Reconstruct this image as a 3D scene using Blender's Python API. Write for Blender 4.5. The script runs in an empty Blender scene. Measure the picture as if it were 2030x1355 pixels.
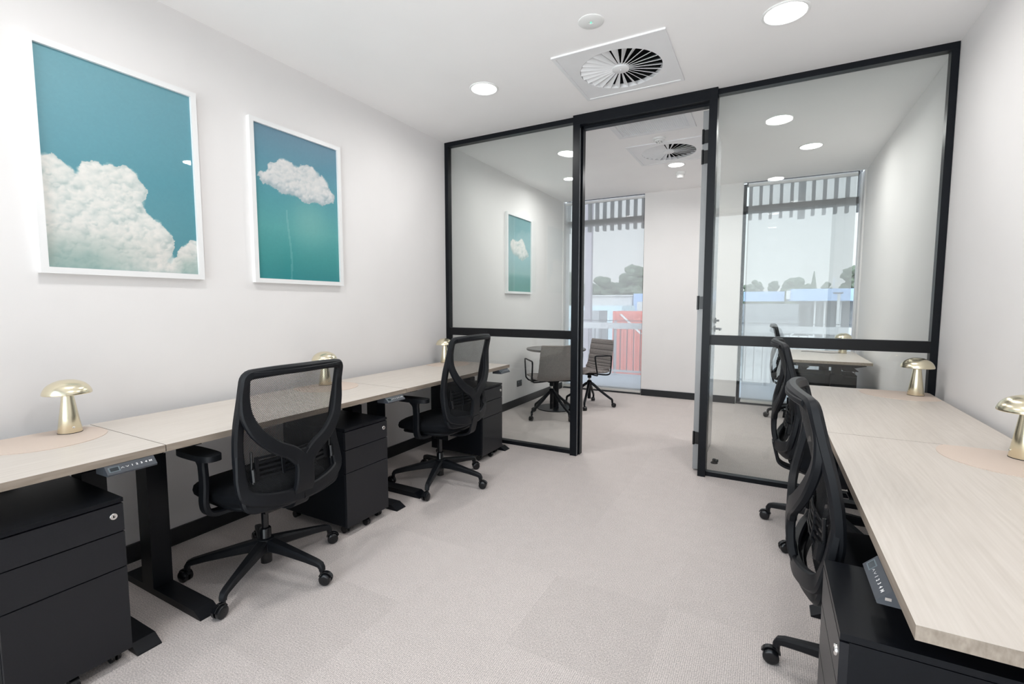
import bpy, bmesh, math, random
import numpy as np
from mathutils import Vector, Matrix
R = math.radians
random.seed(4)
sc = bpy.context.scene
COL = sc.collection
PI = math.pi

# ---------------------------------------------------------------- dimensions
XL, XR = -2.655, 0.887          # side walls
YB, YG, YW = -0.80, 3.604, 6.45  # wall behind the camera, glass partition, window wall
ZC = 2.70
ZD = 0.72                        # desk top

# ---------------------------------------------------------------- materials
def nt(name):
    m = bpy.data.materials.new(name); m.use_nodes = True
    t = m.node_tree; t.nodes.clear()
    o = t.nodes.new('ShaderNodeOutputMaterial')
    return m, t, o
def nd(t, kind, **kw):
    n = t.nodes.new(kind)
    for k, v in kw.items():
        if k in n.inputs: n.inputs[k].default_value = v
        else: setattr(n, k, v)
    return n
def setin(n, **kw):
    for k, v in kw.items(): n.inputs[k.replace('_', ' ')].default_value = v
def c4(c): return (c[0], c[1], c[2], 1.0)
def srgb(r, g, b):
    f = lambda v: ((v/255+0.055)/1.055)**2.4 if v > 10 else v/255/12.92
    return (f(r), f(g), f(b))

def pmat(name, col, rough=0.5, metal=0.0, spec=0.5, nscale=0, namt=0.0, bump=0.0, bscale=60, coat=0.0, aniso=None):
    m, t, o = nt(name)
    p = t.nodes.new('ShaderNodeBsdfPrincipled')
    p.inputs['Base Color'].default_value = c4(col)
    p.inputs['Roughness'].default_value = rough
    p.inputs['Metallic'].default_value = metal
    p.inputs['Specular IOR Level'].default_value = spec
    p.inputs['Coat Weight'].default_value = coat
    t.links.new(p.outputs[0], o.inputs[0])
    tc = t.nodes.new('ShaderNodeTexCoord')
    if namt > 0:
        n = t.nodes.new('ShaderNodeTexNoise'); n.inputs['Scale'].default_value = nscale; n.inputs['Detail'].default_value = 4
        t.links.new(tc.outputs['Object'], n.inputs['Vector'])
        r = t.nodes.new('ShaderNodeMapRange'); r.inputs['To Min'].default_value = 1-namt; r.inputs['To Max'].default_value = 1+namt
        r.inputs['From Min'].default_value = .3; r.inputs['From Max'].default_value = .7
        t.links.new(n.outputs[0], r.inputs[0])
        mx = t.nodes.new('ShaderNodeVectorMath'); mx.operation = 'SCALE'
        mx.inputs[0].default_value = col
        t.links.new(r.outputs[0], mx.inputs['Scale']); t.links.new(mx.outputs[0], p.inputs['Base Color'])
    if bump > 0:
        n = t.nodes.new('ShaderNodeTexNoise'); n.inputs['Scale'].default_value = bscale; n.inputs['Detail'].default_value = 3
        t.links.new(tc.outputs['Object'], n.inputs['Vector'])
        b = t.nodes.new('ShaderNodeBump'); b.inputs['Strength'].default_value = bump; b.inputs['Distance'].default_value = .002
        t.links.new(n.outputs[0], b.inputs['Height']); t.links.new(b.outputs[0], p.inputs['Normal'])
    return m

M = {}
M['wall'] = pmat('wall_paint', (.825, .806, .80), .72, spec=.3, nscale=3, namt=.012, bump=.05, bscale=250)
M['ceiling'] = pmat('ceiling_paint', (.92, .905, .90), .8, spec=.25, nscale=3, namt=.01)
M['black_frame'] = pmat('black_powder_coat', (.0035, .0048, .0075), .36, spec=.22, nscale=30, namt=.08)
M['rail'] = pmat('black_rail', (.005, .0055, .007), .3, spec=.25, nscale=20, namt=.08)
M['skirting'] = pmat('black_skirting', (.010, .011, .014), .42, nscale=20, namt=.1)
M['steel_black'] = pmat('black_steel', (.0035, .0045, .007), .42, spec=.25, nscale=120, namt=.12, bump=.05, bscale=600)
M['steel_drawer'] = pmat('charcoal_drawer_steel', (.0085, .0095, .013), .38, spec=.42, nscale=200, namt=.12, bump=.08, bscale=900)
M['plastic'] = pmat('black_plastic', (.0052, .0062, .0085), .48, spec=.28, nscale=80, namt=.1, bump=.10, bscale=700)
M['plastic_gloss'] = pmat('black_gloss_plastic', (.006, .0065, .008), .25, spec=.5, nscale=40, namt=.1)
M['seat_fabric'] = pmat('black_seat_fabric', (.0052, .006, .008), .9, spec=.15, nscale=500, namt=.4, bump=.4, bscale=900)
M['chrome'] = pmat('chrome', (.75, .74, .72), .18, metal=1, nscale=50, namt=.05)
M['brass'] = None
M['white_frame'] = pmat('white_frame', (.84, .84, .84), .4, nscale=10, namt=.01)
M['white_metal'] = pmat('white_metal', (.80, .80, .81), .45, nscale=10, namt=.01)
M['white_plastic'] = pmat('white_plastic', (.80, .80, .79), .4, nscale=10, namt=.01)
M['duct'] = pmat('duct_black', (.004, .004, .005), .8, nscale=10, namt=.1)
M['pad'] = pmat('tan_leather', srgb(214, 197, 184), .55, spec=.3, nscale=400, namt=.02, bump=.15, bscale=500)
M['symbol'] = pmat('white_symbol', (.8, .8, .8), .5, nscale=10, namt=.01)
M['panel_face'] = pmat('grey_panel_face', (.055, .062, .075), .35, nscale=50, namt=.05)
M['display'] = pmat('display_glass', (.02, .028, .035), .12, nscale=10, namt=.05)
M['display_border'] = pmat('display_border', (.14, .18, .20), .3, nscale=10, namt=.05)
M['red'] = pmat('red_tag', (.6, .03, .05), .5, nscale=10, namt=.05)
M['door_leaf'] = pmat('grey_satin_door', (.33, .335, .34), .22, spec=.6, nscale=8, namt=.03)
M['table_top'] = pmat('dark_grey_laminate', (.085, .083, .082), .35, nscale=60, namt=.12)
M['outlet'] = pmat('black_outlet', (.02, .022, .026), .35, nscale=10, namt=.05)
M['alu'] = pmat('grey_aluminium', (.20, .205, .22), .4, metal=.6, nscale=10, namt=.05)
M['batten'] = pmat('dark_batten', (.045, .05, .058), .6, nscale=10, namt=.1)
M['blind_rail'] = pmat('pale_blind_rail', (.62, .61, .58), .45, nscale=10, namt=.02)
M['window_frame'] = pmat('window_frame_dark', (.03, .032, .036), .4, nscale=10, namt=.1)

def brass():
    m, t, o = nt('brushed_brass')
    p = nd(t, 'ShaderNodeBsdfPrincipled', Metallic=1.0, Roughness=.24)
    p.inputs['Base Color'].default_value = c4((.84, .77, .58))
    p.inputs['Anisotropic'].default_value = .6
    tc = t.nodes.new('ShaderNodeTexCoord')
    mp = nd(t, 'ShaderNodeMapping'); mp.inputs['Scale'].default_value = (3, 3, 700)
    n = nd(t, 'ShaderNodeTexNoise', Scale=1.0, Detail=2.0)
    t.links.new(tc.outputs['Object'], mp.inputs[0]); t.links.new(mp.outputs[0], n.inputs['Vector'])
    r = nd(t, 'ShaderNodeMapRange'); r.inputs['To Min'].default_value = .19; r.inputs['To Max'].default_value = .25
    t.links.new(n.outputs[0], r.inputs[0]); t.links.new(r.outputs[0], p.inputs['Roughness'])
    t.links.new(p.outputs[0], o.inputs[0])
    return m
M['brass'] = brass()

def glass(name, tint=(.93, .955, .945), refl=1.0):
    m, t, o = nt(name)
    tr = t.nodes.new('ShaderNodeBsdfTransparent'); tr.inputs[0].default_value = c4(tint)
    gl = t.nodes.new('ShaderNodeBsdfGlossy'); gl.inputs['Roughness'].default_value = 0.0
    fr = nd(t, 'ShaderNodeFresnel'); fr.inputs[0].default_value = 1.5
    mu = nd(t, 'ShaderNodeMath', operation='MULTIPLY'); mu.inputs[1].default_value = refl
    mx = t.nodes.new('ShaderNodeMixShader')
    t.links.new(fr.outputs[0], mu.inputs[0]); t.links.new(mu.outputs[0], mx.inputs[0])
    t.links.new(tr.outputs[0], mx.inputs[1]); t.links.new(gl.outputs[0], mx.inputs[2])
    t.links.new(mx.outputs[0], o.inputs[0])
    return m
M['glass'] = glass('partition_glass', (.945, .965, .955), .9)
M['window_glass'] = glass('window_glass', (.95, .97, .97), .8)

def sheer():
    m, t, o = nt('sheer_blind_fabric')
    tr = t.nodes.new('ShaderNodeBsdfTransparent')
    tl = t.nodes.new('ShaderNodeBsdfTranslucent'); tl.inputs[0].default_value = c4((.86, .875, .89))
    df = t.nodes.new('ShaderNodeBsdfDiffuse'); df.inputs[0].default_value = c4((.84, .85, .86))
    m1 = t.nodes.new('ShaderNodeMixShader'); m1.inputs[0].default_value = .45
    t.links.new(tl.outputs[0], m1.inputs[1]); t.links.new(df.outputs[0], m1.inputs[2])
    mx = t.nodes.new('ShaderNodeMixShader'); mx.inputs[0].default_value = .60
    t.links.new(tr.outputs[0], mx.inputs[1]); t.links.new(m1.outputs[0], mx.inputs[2])
    t.links.new(mx.outputs[0], o.inputs[0])
    return m
M['sheer'] = sheer()

def mesh_fabric():
    m, t, o = nt('black_mesh_fabric')
    tc = t.nodes.new('ShaderNodeTexCoord')
    sp = t.nodes.new('ShaderNodeSeparateXYZ'); t.links.new(tc.outputs['UV'], sp.inputs[0])
    def sn(src, k, off=None):
        a = nd(t, 'ShaderNodeMath', operation='MULTIPLY'); a.inputs[1].default_value = k
        t.links.new(src, a.inputs[0]); b = nd(t, 'ShaderNodeMath', operation='SINE'); t.links.new(a.outputs[0], b.inputs[0])
        return b.outputs[0]
    a = sn(sp.outputs[0], 2*PI/.0062); b = sn(sp.outputs[1], 2*PI/.0066)
    mu = nd(t, 'ShaderNodeMath', operation='MULTIPLY'); t.links.new(a, mu.inputs[0]); t.links.new(b, mu.inputs[1])
    gt = nd(t, 'ShaderNodeMapRange'); gt.inputs['From Min'].default_value = .0; gt.inputs['From Max'].default_value = .16
    t.links.new(mu.outputs[0], gt.inputs[0])
    df = nd(t, 'ShaderNodeBsdfPrincipled', Roughness=.7); df.inputs['Base Color'].default_value = c4((.012, .013, .015))
    tr = t.nodes.new('ShaderNodeBsdfTransparent')
    mx = t.nodes.new('ShaderNodeMixShader')
    t.links.new(gt.outputs[0], mx.inputs[0]); t.links.new(df.outputs[0], mx.inputs[1]); t.links.new(tr.outputs[0], mx.inputs[2])
    t.links.new(mx.outputs[0], o.inputs[0])
    return m
M['mesh'] = mesh_fabric()

def carpet():
    m, t, o = nt('carpet_tiles')
    L = t.links.new
    p = nd(t, 'ShaderNodeBsdfPrincipled', Roughness=.95); p.inputs['Specular IOR Level'].default_value = .1
    tc = t.nodes.new('ShaderNodeTexCoord')
    sp = t.nodes.new('ShaderNodeSeparateXYZ'); L(tc.outputs['Object'], sp.inputs[0])
    def math_(op, a, b=None):
        n = nd(t, 'ShaderNodeMath', operation=op)
        for i, v in enumerate((a, b)):
            if v is None: continue
            if isinstance(v, (int, float)): n.inputs[i].default_value = v
            else: L(v, n.inputs[i])
        return n.outputs[0]
    TX, TY = .495, .495
    ix = math_('FLOOR', math_('DIVIDE', math_('ADD', sp.outputs[0], .31+TX*40), TX))
    iy = math_('FLOOR', math_('DIVIDE', math_('ADD', sp.outputs[1], -1.43+TY*40), TY))
    cb = t.nodes.new('ShaderNodeCombineXYZ'); L(ix, cb.inputs[0]); L(iy, cb.inputs[1])
    wn = nd(t, 'ShaderNodeTexWhiteNoise', noise_dimensions='3D'); L(cb.outputs[0], wn.inputs['Vector'])
    rnd = wn.outputs[0]
    # parity chooses rib direction
    par = math_('MODULO', math_('ADD', ix, iy), 2)
    u = sp.outputs[0]
    v = sp.outputs[1]
    ribs = math_('SINE', math_('MULTIPLY', u, 2*PI/.0068))
    knots = math_('SINE', math_('MULTIPLY', v, 2*PI/.0085))
    sprk = nd(t, 'ShaderNodeTexNoise', Scale=210.0, Detail=2.0, Roughness=.75); L(tc.outputs['Object'], sprk.inputs['Vector'])
    s2 = nd(t, 'ShaderNodeTexNoise', Scale=16.0, Detail=3.0); L(tc.outputs['Object'], s2.inputs['Vector'])
    amp = math_('MULTIPLY', math_('GREATER_THAN', wn.outputs[0], .40), .105)
    val = math_('ADD', 1.0, math_('MULTIPLY', ribs, math_('ADD', amp, .03)))
    val = math_('ADD', val, math_('MULTIPLY', knots, .035))
    val = math_('ADD', val, math_('MULTIPLY', math_('SUBTRACT', sprk.outputs[0], .5), 1.7))
    val = math_('ADD', val, math_('MULTIPLY', math_('SUBTRACT', s2.outputs[0], .5), .12))
    val = math_('ADD', val, math_('MULTIPLY', math_('SUBTRACT', rnd, .5), .07))
    sc_ = nd(t, 'ShaderNodeVectorMath', operation='SCALE'); sc_.inputs[0].default_value = (.60, .545, .522)
    L(val, sc_.inputs['Scale']); L(sc_.outputs[0], p.inputs['Base Color'])
    b = nd(t, 'ShaderNodeBump', Strength=.35, Distance=.003); L(val, b.inputs['Height']); L(b.outputs[0], p.inputs['Normal'])
    L(p.outputs[0], o.inputs[0])
    return m
M['carpet'] = carpet()

def wood(name, base, dark, along='Y', amt=1.0, rough=.42):
    m, t, o = nt(name)
    L = t.links.new
    p = nd(t, 'ShaderNodeBsdfPrincipled', Roughness=rough); p.inputs['Specular IOR Level'].default_value = .35
    tc = t.nodes.new('ShaderNodeTexCoord')
    geo = t.nodes.new('ShaderNodeObjectInfo')
    ad = nd(t, 'ShaderNodeVectorMath', operation='ADD')
    sl = nd(t, 'ShaderNodeVectorMath', operation='SCALE'); L(geo.outputs['Location'], sl.inputs[0]); sl.inputs['Scale'].default_value = 3.7
    L(tc.outputs['Object'], ad.inputs[0]); L(sl.outputs[0], ad.inputs[1])
    # long wavy distortion -> cathedral grain
    mp = nd(t, 'ShaderNodeMapping'); mp.inputs['Scale'].default_value = (2.6, .55, 2.6)
    L(ad.outputs[0], mp.inputs[0])
    n1 = nd(t, 'ShaderNodeTexNoise', Scale=1.6, Detail=1.5, Distortion=.4); L(mp.outputs[0], n1.inputs['Vector'])
    r = nd(t, 'ShaderNodeMath', operation='MULTIPLY'); r.inputs[1].default_value = 210.0; L(n1.outputs[0], r.inputs[0])
    s = nd(t, 'ShaderNodeMath', operation='SINE'); L(r.outputs[0], s.inputs[0])
    mp2 = nd(t, 'ShaderNodeMapping'); mp2.inputs['Scale'].default_value = (150, 4.5, 60); L(ad.outputs[0], mp2.inputs[0])
    n2 = nd(t, 'ShaderNodeTexNoise', Scale=1.0, Detail=4.0); L(mp2.outputs[0], n2.inputs['Vector'])
    mp3 = nd(t, 'ShaderNodeMapping'); mp3.inputs['Scale'].default_value = (9, 1.1, 9); L(ad.outputs[0], mp3.inputs[0])
    n3 = nd(t, 'ShaderNodeTexNoise', Scale=1.0, Detail=2.0); L(mp3.outputs[0], n3.inputs['Vector'])
    mp4 = nd(t, 'ShaderNodeMapping'); mp4.inputs['Scale'].default_value = (55, 1.6, 55); L(ad.outputs[0], mp4.inputs[0])
    n4 = nd(t, 'ShaderNodeTexNoise', Scale=1.0, Detail=3.0); L(mp4.outputs[0], n4.inputs['Vector'])
    def ma(op, a, b):
        n = nd(t, 'ShaderNodeMath', operation=op)
        for i, v in enumerate((a, b)):
            if isinstance(v, (int, float)): n.inputs[i].default_value = v
            else: L(v, n.inputs[i])
        return n.outputs[0]
    f = ma('ADD', ma('MULTIPLY', s.outputs[0], .055*amt), .40)
    f = ma('ADD', f, ma('MULTIPLY', ma('SUBTRACT', n2.outputs[0], .5), 1.15*amt))
    f = ma('ADD', f, ma('MULTIPLY', ma('SUBTRACT', n3.outputs[0], .5), .45*amt))
    f = ma('ADD', f, ma('MULTIPLY', ma('SUBTRACT', n4.outputs[0], .5), .7*amt))
    mx = nd(t, 'ShaderNodeMix', data_type='RGBA')
    L(f, mx.inputs[0]); mx.inputs[6].default_value = c4(base); mx.inputs[7].default_value = c4(dark)
    L(mx.outputs[2], p.inputs['Base Color']); L(p.outputs[0], o.inputs[0])
    return m
M['wood'] = wood('pale_ash_laminate', (.69, .635, .58), (.54, .485, .43), amt=.8)
M['wood_edge'] = wood('brown_grey_edge_band', (.40, .335, .275), (.24, .195, .155), amt=1.5, rough=.5)

def weave():
    m, t, o = nt('grey_wool_fabric')
    p = nd(t, 'ShaderNodeBsdfPrincipled', Roughness=.95); p.inputs['Specular IOR Level'].default_value = .1
    tc = t.nodes.new('ShaderNodeTexCoord')
    n = nd(t, 'ShaderNodeTexNoise', Scale=420.0, Detail=2.0); t.links.new(tc.outputs['Object'], n.inputs['Vector'])
    r = t.nodes.new('ShaderNodeValToRGB')
    r.color_ramp.elements[0].position = .35; r.color_ramp.elements[0].color = c4((.14, .128, .125))
    r.color_ramp.elements[1].position = .65; r.color_ramp.elements[1].color = c4((.36, .325, .31))
    t.links.new(n.outputs[0], r.inputs[0]); t.links.new(r.outputs[0], p.inputs['Base Color'])
    t.links.new(p.outputs[0], o.inputs[0])
    return m
M['weave'] = weave()

def emis(name, col, s):
    m, t, o = nt(name)
    e = nd(t, 'ShaderNodeEmission', Strength=s); e.inputs[0].default_value = c4(col)
    t.links.new(e.outputs[0], o.inputs[0]); return m
M['diffuser'] = emis('lit_diffuser', (1, .985, .97), 9.0)
M['green_led'] = emis('green_led', (.3, 1, .75), .8)

def foliage(name, a, b):
    m, t, o = nt(name)
    p = nd(t, 'ShaderNodeBsdfPrincipled', Roughness=.8)
    tc = t.nodes.new('ShaderNodeTexCoord')
    n = nd(t, 'ShaderNodeTexNoise', Scale=1.5, Detail=6.0); t.links.new(tc.outputs['Object'], n.inputs['Vector'])
    mx = nd(t, 'ShaderNodeMix', data_type='RGBA'); mx.inputs[6].default_value = c4(a); mx.inputs[7].default_value = c4(b)
    t.links.new(n.outputs[0], mx.inputs[0]); t.links.new(mx.outputs[2], p.inputs['Base Color'])
    t.links.new(p.outputs[0], o.inputs[0]); return m
M['leaf'] = foliage('tree_foliage', (.07, .10, .07), (.17, .21, .14))  # greens lightened, washed-out haze mixed into the colour
M['bark'] = pmat('bark', (.10, .08, .06), .9, nscale=8, namt=.2)
M['blue'] = pmat('blue_fascia', (.33, .47, .72), .4, nscale=1, namt=.05)  # paled blue, haze of the view through the blind put into the colour
M['ext_white'] = pmat('exterior_white', (.62, .62, .62), .6, nscale=1, namt=.05)
M['ext_grey'] = pmat('exterior_grey', (.30, .31, .33), .7, nscale=1, namt=.08)
M['ext_dark'] = pmat('exterior_dark', (.10, .10, .12), .6, nscale=1, namt=.08)
M['container_red'] = pmat('red_painted_steel', (.62, .16, .13), .5, nscale=1, namt=.1)  # softened red, the same haze is put into the paint
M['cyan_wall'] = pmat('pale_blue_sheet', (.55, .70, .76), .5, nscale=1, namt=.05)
M['mast'] = pmat('mauve_grey_post', (.26, .24, .28), .6, nscale=1, namt=.05)
M['asphalt'] = pmat('ground_mixed', (.34, .345, .34), .9, nscale=.08, namt=.25)
M['deck'] = pmat('balcony_deck', (.52, .55, .60), .6, nscale=3, namt=.04)
M['rail_grey'] = pmat('balcony_rail_grey', (.55, .56, .58), .5, nscale=3, namt=.04)
M['baluster'] = pmat('baluster_grey', (.10, .105, .125), .5, nscale=3, namt=.04)
M['car_paint'] = pmat('white_car_paint', (.8, .8, .8), .3, nscale=3, namt=.01)
M['car_glass'] = pmat('car_glass_dark', (.05, .06, .07), .1, nscale=3, namt=.01)

# ---------------------------------------------------------------- mesh helpers
def obj(name, bm, mat, parent=None, smooth=False, bev=0.0, bseg=2):
    if bev > 0:
        es = [e for e in bm.edges if len(e.link_faces) == 2 and e.calc_face_angle(0) > .6]
        if es: bmesh.ops.bevel(bm, geom=es, offset=bev, segments=bseg, profile=.7, affect='EDGES', clamp_overlap=True)
    bmesh.ops.recalc_face_normals(bm, faces=bm.faces[:])
    me = bpy.data.meshes.new(name); bm.to_mesh(me); bm.free()
    mats = mat if isinstance(mat, (list, tuple)) else [mat]
    for k in mats: me.materials.append(M[k] if isinstance(k, str) else k)
    if smooth:
        me.polygons.foreach_set('use_smooth', [True]*len(me.polygons))
        try: me.set_sharp_from_angle(angle=R(40))
        except Exception: pass
    o = bpy.data.objects.new(name, me); COL.objects.link(o)
    if parent is not None: o.parent = parent
    return o
def tag(o, label, cat=None, group=None, kind=None):
    if label: o['label'] = label
    if cat: o['category'] = cat
    if group: o['group'] = group
    if kind: o['kind'] = kind
    return o
def empty(name, loc=(0, 0, 0), rz=0):
    o = bpy.data.objects.new(name, None); COL.objects.link(o)
    o.location = loc; o.rotation_euler = (0, 0, rz); o.empty_display_size = .05
    return o
def copy_tree(o, parent=None):
    c = o.copy(); COL.objects.link(c)
    if parent is not None: c.parent = parent
    for ch in list(o.children): copy_tree(ch, c)
    return c
def box(bm, x0, x1, y0, y1, z0, z1, mat=0, mtx=None):
    vs = [Vector((x, y, z)) for z in (z0, z1) for y in (y0, y1) for x in (x0, x1)]
    if mtx is not None: vs = [mtx @ v for v in vs]
    v = [bm.verts.new(q) for q in vs]
    fs = []
    for f in ((0, 2, 3, 1), (4, 5, 7, 6), (0, 1, 5, 4), (2, 6, 7, 3), (0, 4, 6, 2), (1, 3, 7, 5)):
        g = bm.faces.new([v[i] for i in f]); g.material_index = mat; fs.append(g)
    return fs
def prism(bm, pts, z0, z1, fn=None, mat=0):
    fn = fn or (lambda a, b, c: (a, b, c))
    lo = [bm.verts.new(fn(p[0], p[1], z0)) for p in pts]
    hi = [bm.verts.new(fn(p[0], p[1], z1)) for p in pts]
    n = len(pts)
    fs = [bm.faces.new(lo[::-1]), bm.faces.new(hi)]
    for i in range(n):
        fs.append(bm.faces.new((lo[i], lo[(i+1) % n], hi[(i+1) % n], hi[i])))
    for f in fs: f.material_index = mat
def lathe(bm, prof, c=(0, 0, 0), seg=32, mtx=None, cap0=False, cap1=False):
    rings = []
    for r, z in prof:
        ring = []
        for i in range(seg):
            a = 2*PI*i/seg
            v = Vector((r*math.cos(a), r*math.sin(a), z))
            if mtx is not None: v = mtx @ v
            ring.append(bm.verts.new(v + Vector(c)))
        rings.append(ring)
    for a, b in zip(rings, rings[1:]):
        for i in range(seg):
            bm.faces.new((a[i], a[(i+1) % seg], b[(i+1) % seg], b[i]))
    if cap0: bm.faces.new(rings[0][::-1])
    if cap1: bm.faces.new(rings[-1])
def cyl(bm, p0, p1, r, seg=16, r1=None):
    p0 = Vector(p0); p1 = Vector(p1); d = p1-p0
    q = d.to_track_quat('Z', 'Y').to_matrix().to_4x4()
    lathe(bm, [(r, 0), (r1 or r, d.length)], p0, seg, q, True, True)
def smooth_path(pts, n=8):
    """Catmull-Rom through points"""
    P = [Vector(p) for p in pts]
    out = []
    for i in range(len(P)-1):
        p0 = P[max(i-1, 0)]; p1 = P[i]; p2 = P[i+1]; p3 = P[min(i+2, len(P)-1)]
        for k in range(n):
            t = k/n
            out.append(.5*((2*p1)+(-p0+p2)*t+(2*p0-5*p1+4*p2-p3)*t*t+(-p0+3*p1-3*p2+p3)*t**3))
    out.append(P[-1]); return out
def ribbon(bm, pts, ws, ts, normals, closed=False, rnd=.35):
    """sweep a rounded rectangle (w across, t along the normal)"""
    n = len(pts); pts = [Vector(p) for p in pts]
    if not isinstance(ws, (list, tuple)): ws = [ws]*n
    if not isinstance(ts, (list, tuple)): ts = [ts]*n
    if isinstance(normals, Vector): normals = [normals]*n
    rings = []
    for i in range(n):
        if closed: t = pts[(i+1) % n]-pts[i-1]
        else: t = pts[min(i+1, n-1)]-pts[max(i-1, 0)]
        t.normalize()
        nn = normals[i]-t*normals[i].dot(t); nn.normalize()
        b = t.cross(nn)
        w, h = ws[i]/2, ts[i]/2; c = rnd*min(w, h)
        prof = [(-w, -h+c), (-w, h-c), (-w+c, h), (w-c, h), (w, h-c), (w, -h+c), (w-c, -h), (-w+c, -h)]
        rings.append([bm.verts.new(pts[i]+b*x+nn*y) for x, y in prof])
    m = n if closed else n-1
    for i in range(m):
        a, b2 = rings[i], rings[(i+1) % n]
        for k in range(8):
            bm.faces.new((a[k], a[(k+1) % 8], b2[(k+1) % 8], b2[k]))
    if not closed:
        bm.faces.new(rings[0][::-1]); bm.faces.new(rings[-1])
def tube(bm, pts, r, seg=10, closed=False):
    pts = [Vector(p) for p in pts]; n = len(pts)
    if not isinstance(r, (list, tuple)): r = [r]*n
    t0 = (pts[1]-pts[0]).normalized()
    ref = Vector((0, 0, 1)) if abs(t0.z) < .9 else Vector((1, 0, 0))
    u = (ref - t0*ref.dot(t0)).normalized()
    rings = []
    for i in range(n):
        if closed: t = pts[(i+1) % n]-pts[i-1]
        else: t = pts[min(i+1, n-1)]-pts[max(i-1, 0)]
        t.normalize(); u = (u-t*u.dot(t)).normalized(); w = t.cross(u)
        rings.append([bm.verts.new(pts[i]+(u*math.cos(2*PI*k/seg)+w*math.sin(2*PI*k/seg))*r[i]) for k in range(seg)])
    for i in range(n if closed else n-1):
        a, b = rings[i], rings[(i+1) % n]
        for k in range(seg): bm.faces.new((a[k], a[(k+1) % seg], b[(k+1) % seg], b[k]))
    if not closed:
        bm.faces.new(rings[0][::-1]); bm.faces.new(rings[-1])
def rbox(name, dims, mat, parent=None, bev=0.0, **kw):
    bm = bmesh.new(); box(bm, *dims); return obj(name, bm, mat, parent, bev=bev, **kw)

# ---------------------------------------------------------------- room shell
def structure(o): o['kind'] = 'structure'; return o
WT = .14
structure(rbox('floor', (XL-WT, XR+WT, YB-WT, YW+.02, -.12, 0), 'carpet'))
# ceiling with openings for the two ceiling diffusers
V1 = (-.865, 3.02); V2 = (-.90, 4.83)
bm = bmesh.new()
def ceil_slab(bm):
    holes = [(v[0]-.27, v[0]+.27, v[1]-.27, v[1]+.27) for v in (V1, V2)]
    xs = [XL-WT, holes[0][0], holes[0][1], XR+WT]
    y = YB-WT
    for (x0, x1, y0, y1) in holes:
        box(bm, XL-WT, XR+WT, y, y0, ZC, ZC+.12)
        box(bm, XL-WT, x0, y0, y1, ZC, ZC+.12); box(bm, x1, XR+WT, y0, y1, ZC, ZC+.12)
        y = y1
    box(bm, XL-WT, XR+WT, y, YW+.02, ZC, ZC+.12)
ceil_slab(bm)
structure(obj('ceiling', bm, 'ceiling'))
structure(rbox('wall_left', (XL-WT, XL, YB-WT, YW+.10, 0, ZC), 'wall'))
structure(rbox('wall_right', (XR, XR+WT, YB-WT, YW+.10, 0, ZC), 'wall'))
bm = bmesh.new(); box(bm, XL, XL+.10, YB-WT, YB, 0, ZC); box(bm, XR-.10, XR, YB-WT, YB, 0, ZC); box(bm, XL+.10, XR-.10, YB-WT, YB, 2.64, ZC)
structure(obj('wall_front', bm, 'wall'))
e = structure(empty('window_3', (XL+.10, YB-.09, 0))); e['label'] = 'full-width glazed wall added behind the viewpoint to let in fill light'  # added glazing, unseen, brings fill light into the near room
ww = XR-XL-.20
bm = bmesh.new()
for x in (0, ww/3-.02, 2*ww/3-.02, ww-.04): box(bm, x, x+.04, 0, .05, 0, 2.64)
for i in range(3):
    a = (0, ww/3-.02, 2*ww/3-.02)[i]+.04; b = (ww/3-.02, 2*ww/3-.02, ww-.04)[i]
    box(bm, a, b, 0, .05, 0, .04); box(bm, a, b, 0, .05, 2.60, 2.64)
obj('frame', bm, 'black_frame', e)
rbox('glass_pane', (.02, ww-.02, .022, .030, .02, 2.62), 'window_glass', e)
W1 = (-2.645, -1.490); W2 = (-.315, .872)
bm = bmesh.new()
box(bm, W1[1], W2[0], YW, YW+.25, 0, ZC)
structure(obj('wall_back', bm, 'wall'))
structure(rbox('wall_corner', (W2[1], XR, YW, YW+.25, 0, ZC), 'wall'))
structure(rbox('trim_1', (XL, XR, YW+.02, YW+.25, -.12, .012), 'window_frame'))
structure(rbox('trim_2', (XL, XR, YW+.30, YW+.42, 2.78, 3.3), 'ext_grey'))
# skirting
structure(rbox('baseboard_left', (XL, XL+.012, YB, YW, 0, .088), 'skirting', bev=.002))
structure(rbox('baseboard_right', (XR-.012, XR, YB, YW, 0, .088), 'skirting', bev=.002))
structure(rbox('baseboard_back', (W1[1]+.005, W2[0]-.005, YW-.012, YW, 0, .088), 'skirting', bev=.002))

# ---------------------------------------------------------------- glass partition
DL, DR = (-1.392, -1.336), (-.405, -.353)   # door posts
FY0, FY1 = YG, YG+.055
RZ0, RZ1 = .953, 1.022
def glazed(name, x0, x1, lab):
    e = structure(empty(name, (0, YG, 0))); e['label'] = lab
    dy = lambda y: y-YG
    bm = bmesh.new()
    box(bm, x0, x1, 0, .055, 2.662, ZC)
    box(bm, x0, x1, 0, .055, 0, .030)
    s0 = x0 if abs(x0-XL) < .05 else None
    if s0 is not None: box(bm, x0, x0+.036, 0.0005, .0545, .030, 2.662)
    else: box(bm, x1-.036, x1, 0.0005, .0545, .030, 2.662)
    obj('frame', bm, 'black_frame', e, bev=.0015)
    gx0, gx1 = (x0+.03, x1+.001) if s0 is not None else (x0-.001, x1-.03)
    rbox('glass_pane', (gx0, gx1, .022, .032, .026, RZ0+.01), 'glass', e)
    rbox('glass_pane', (gx0, gx1, .022, .032, RZ1-.01, 2.666), 'glass', e)
    rbox('mid_rail', (gx0+.005, gx1, .002, .052, RZ0, RZ1), 'rail', e, bev=.001)
    return e
glazed('wall_glazed_left', XL+.002, DL[0], 'black framed glass partition left of the open doorway')
glazed('wall_glazed_right', DR[1], XR-.002, 'black framed glass partition right of the open doorway')
e = structure(empty('trim_3', (0, YG, 0))); e['label'] = 'thick black frame around the open glass office doorway'
FP = -.034
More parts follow.
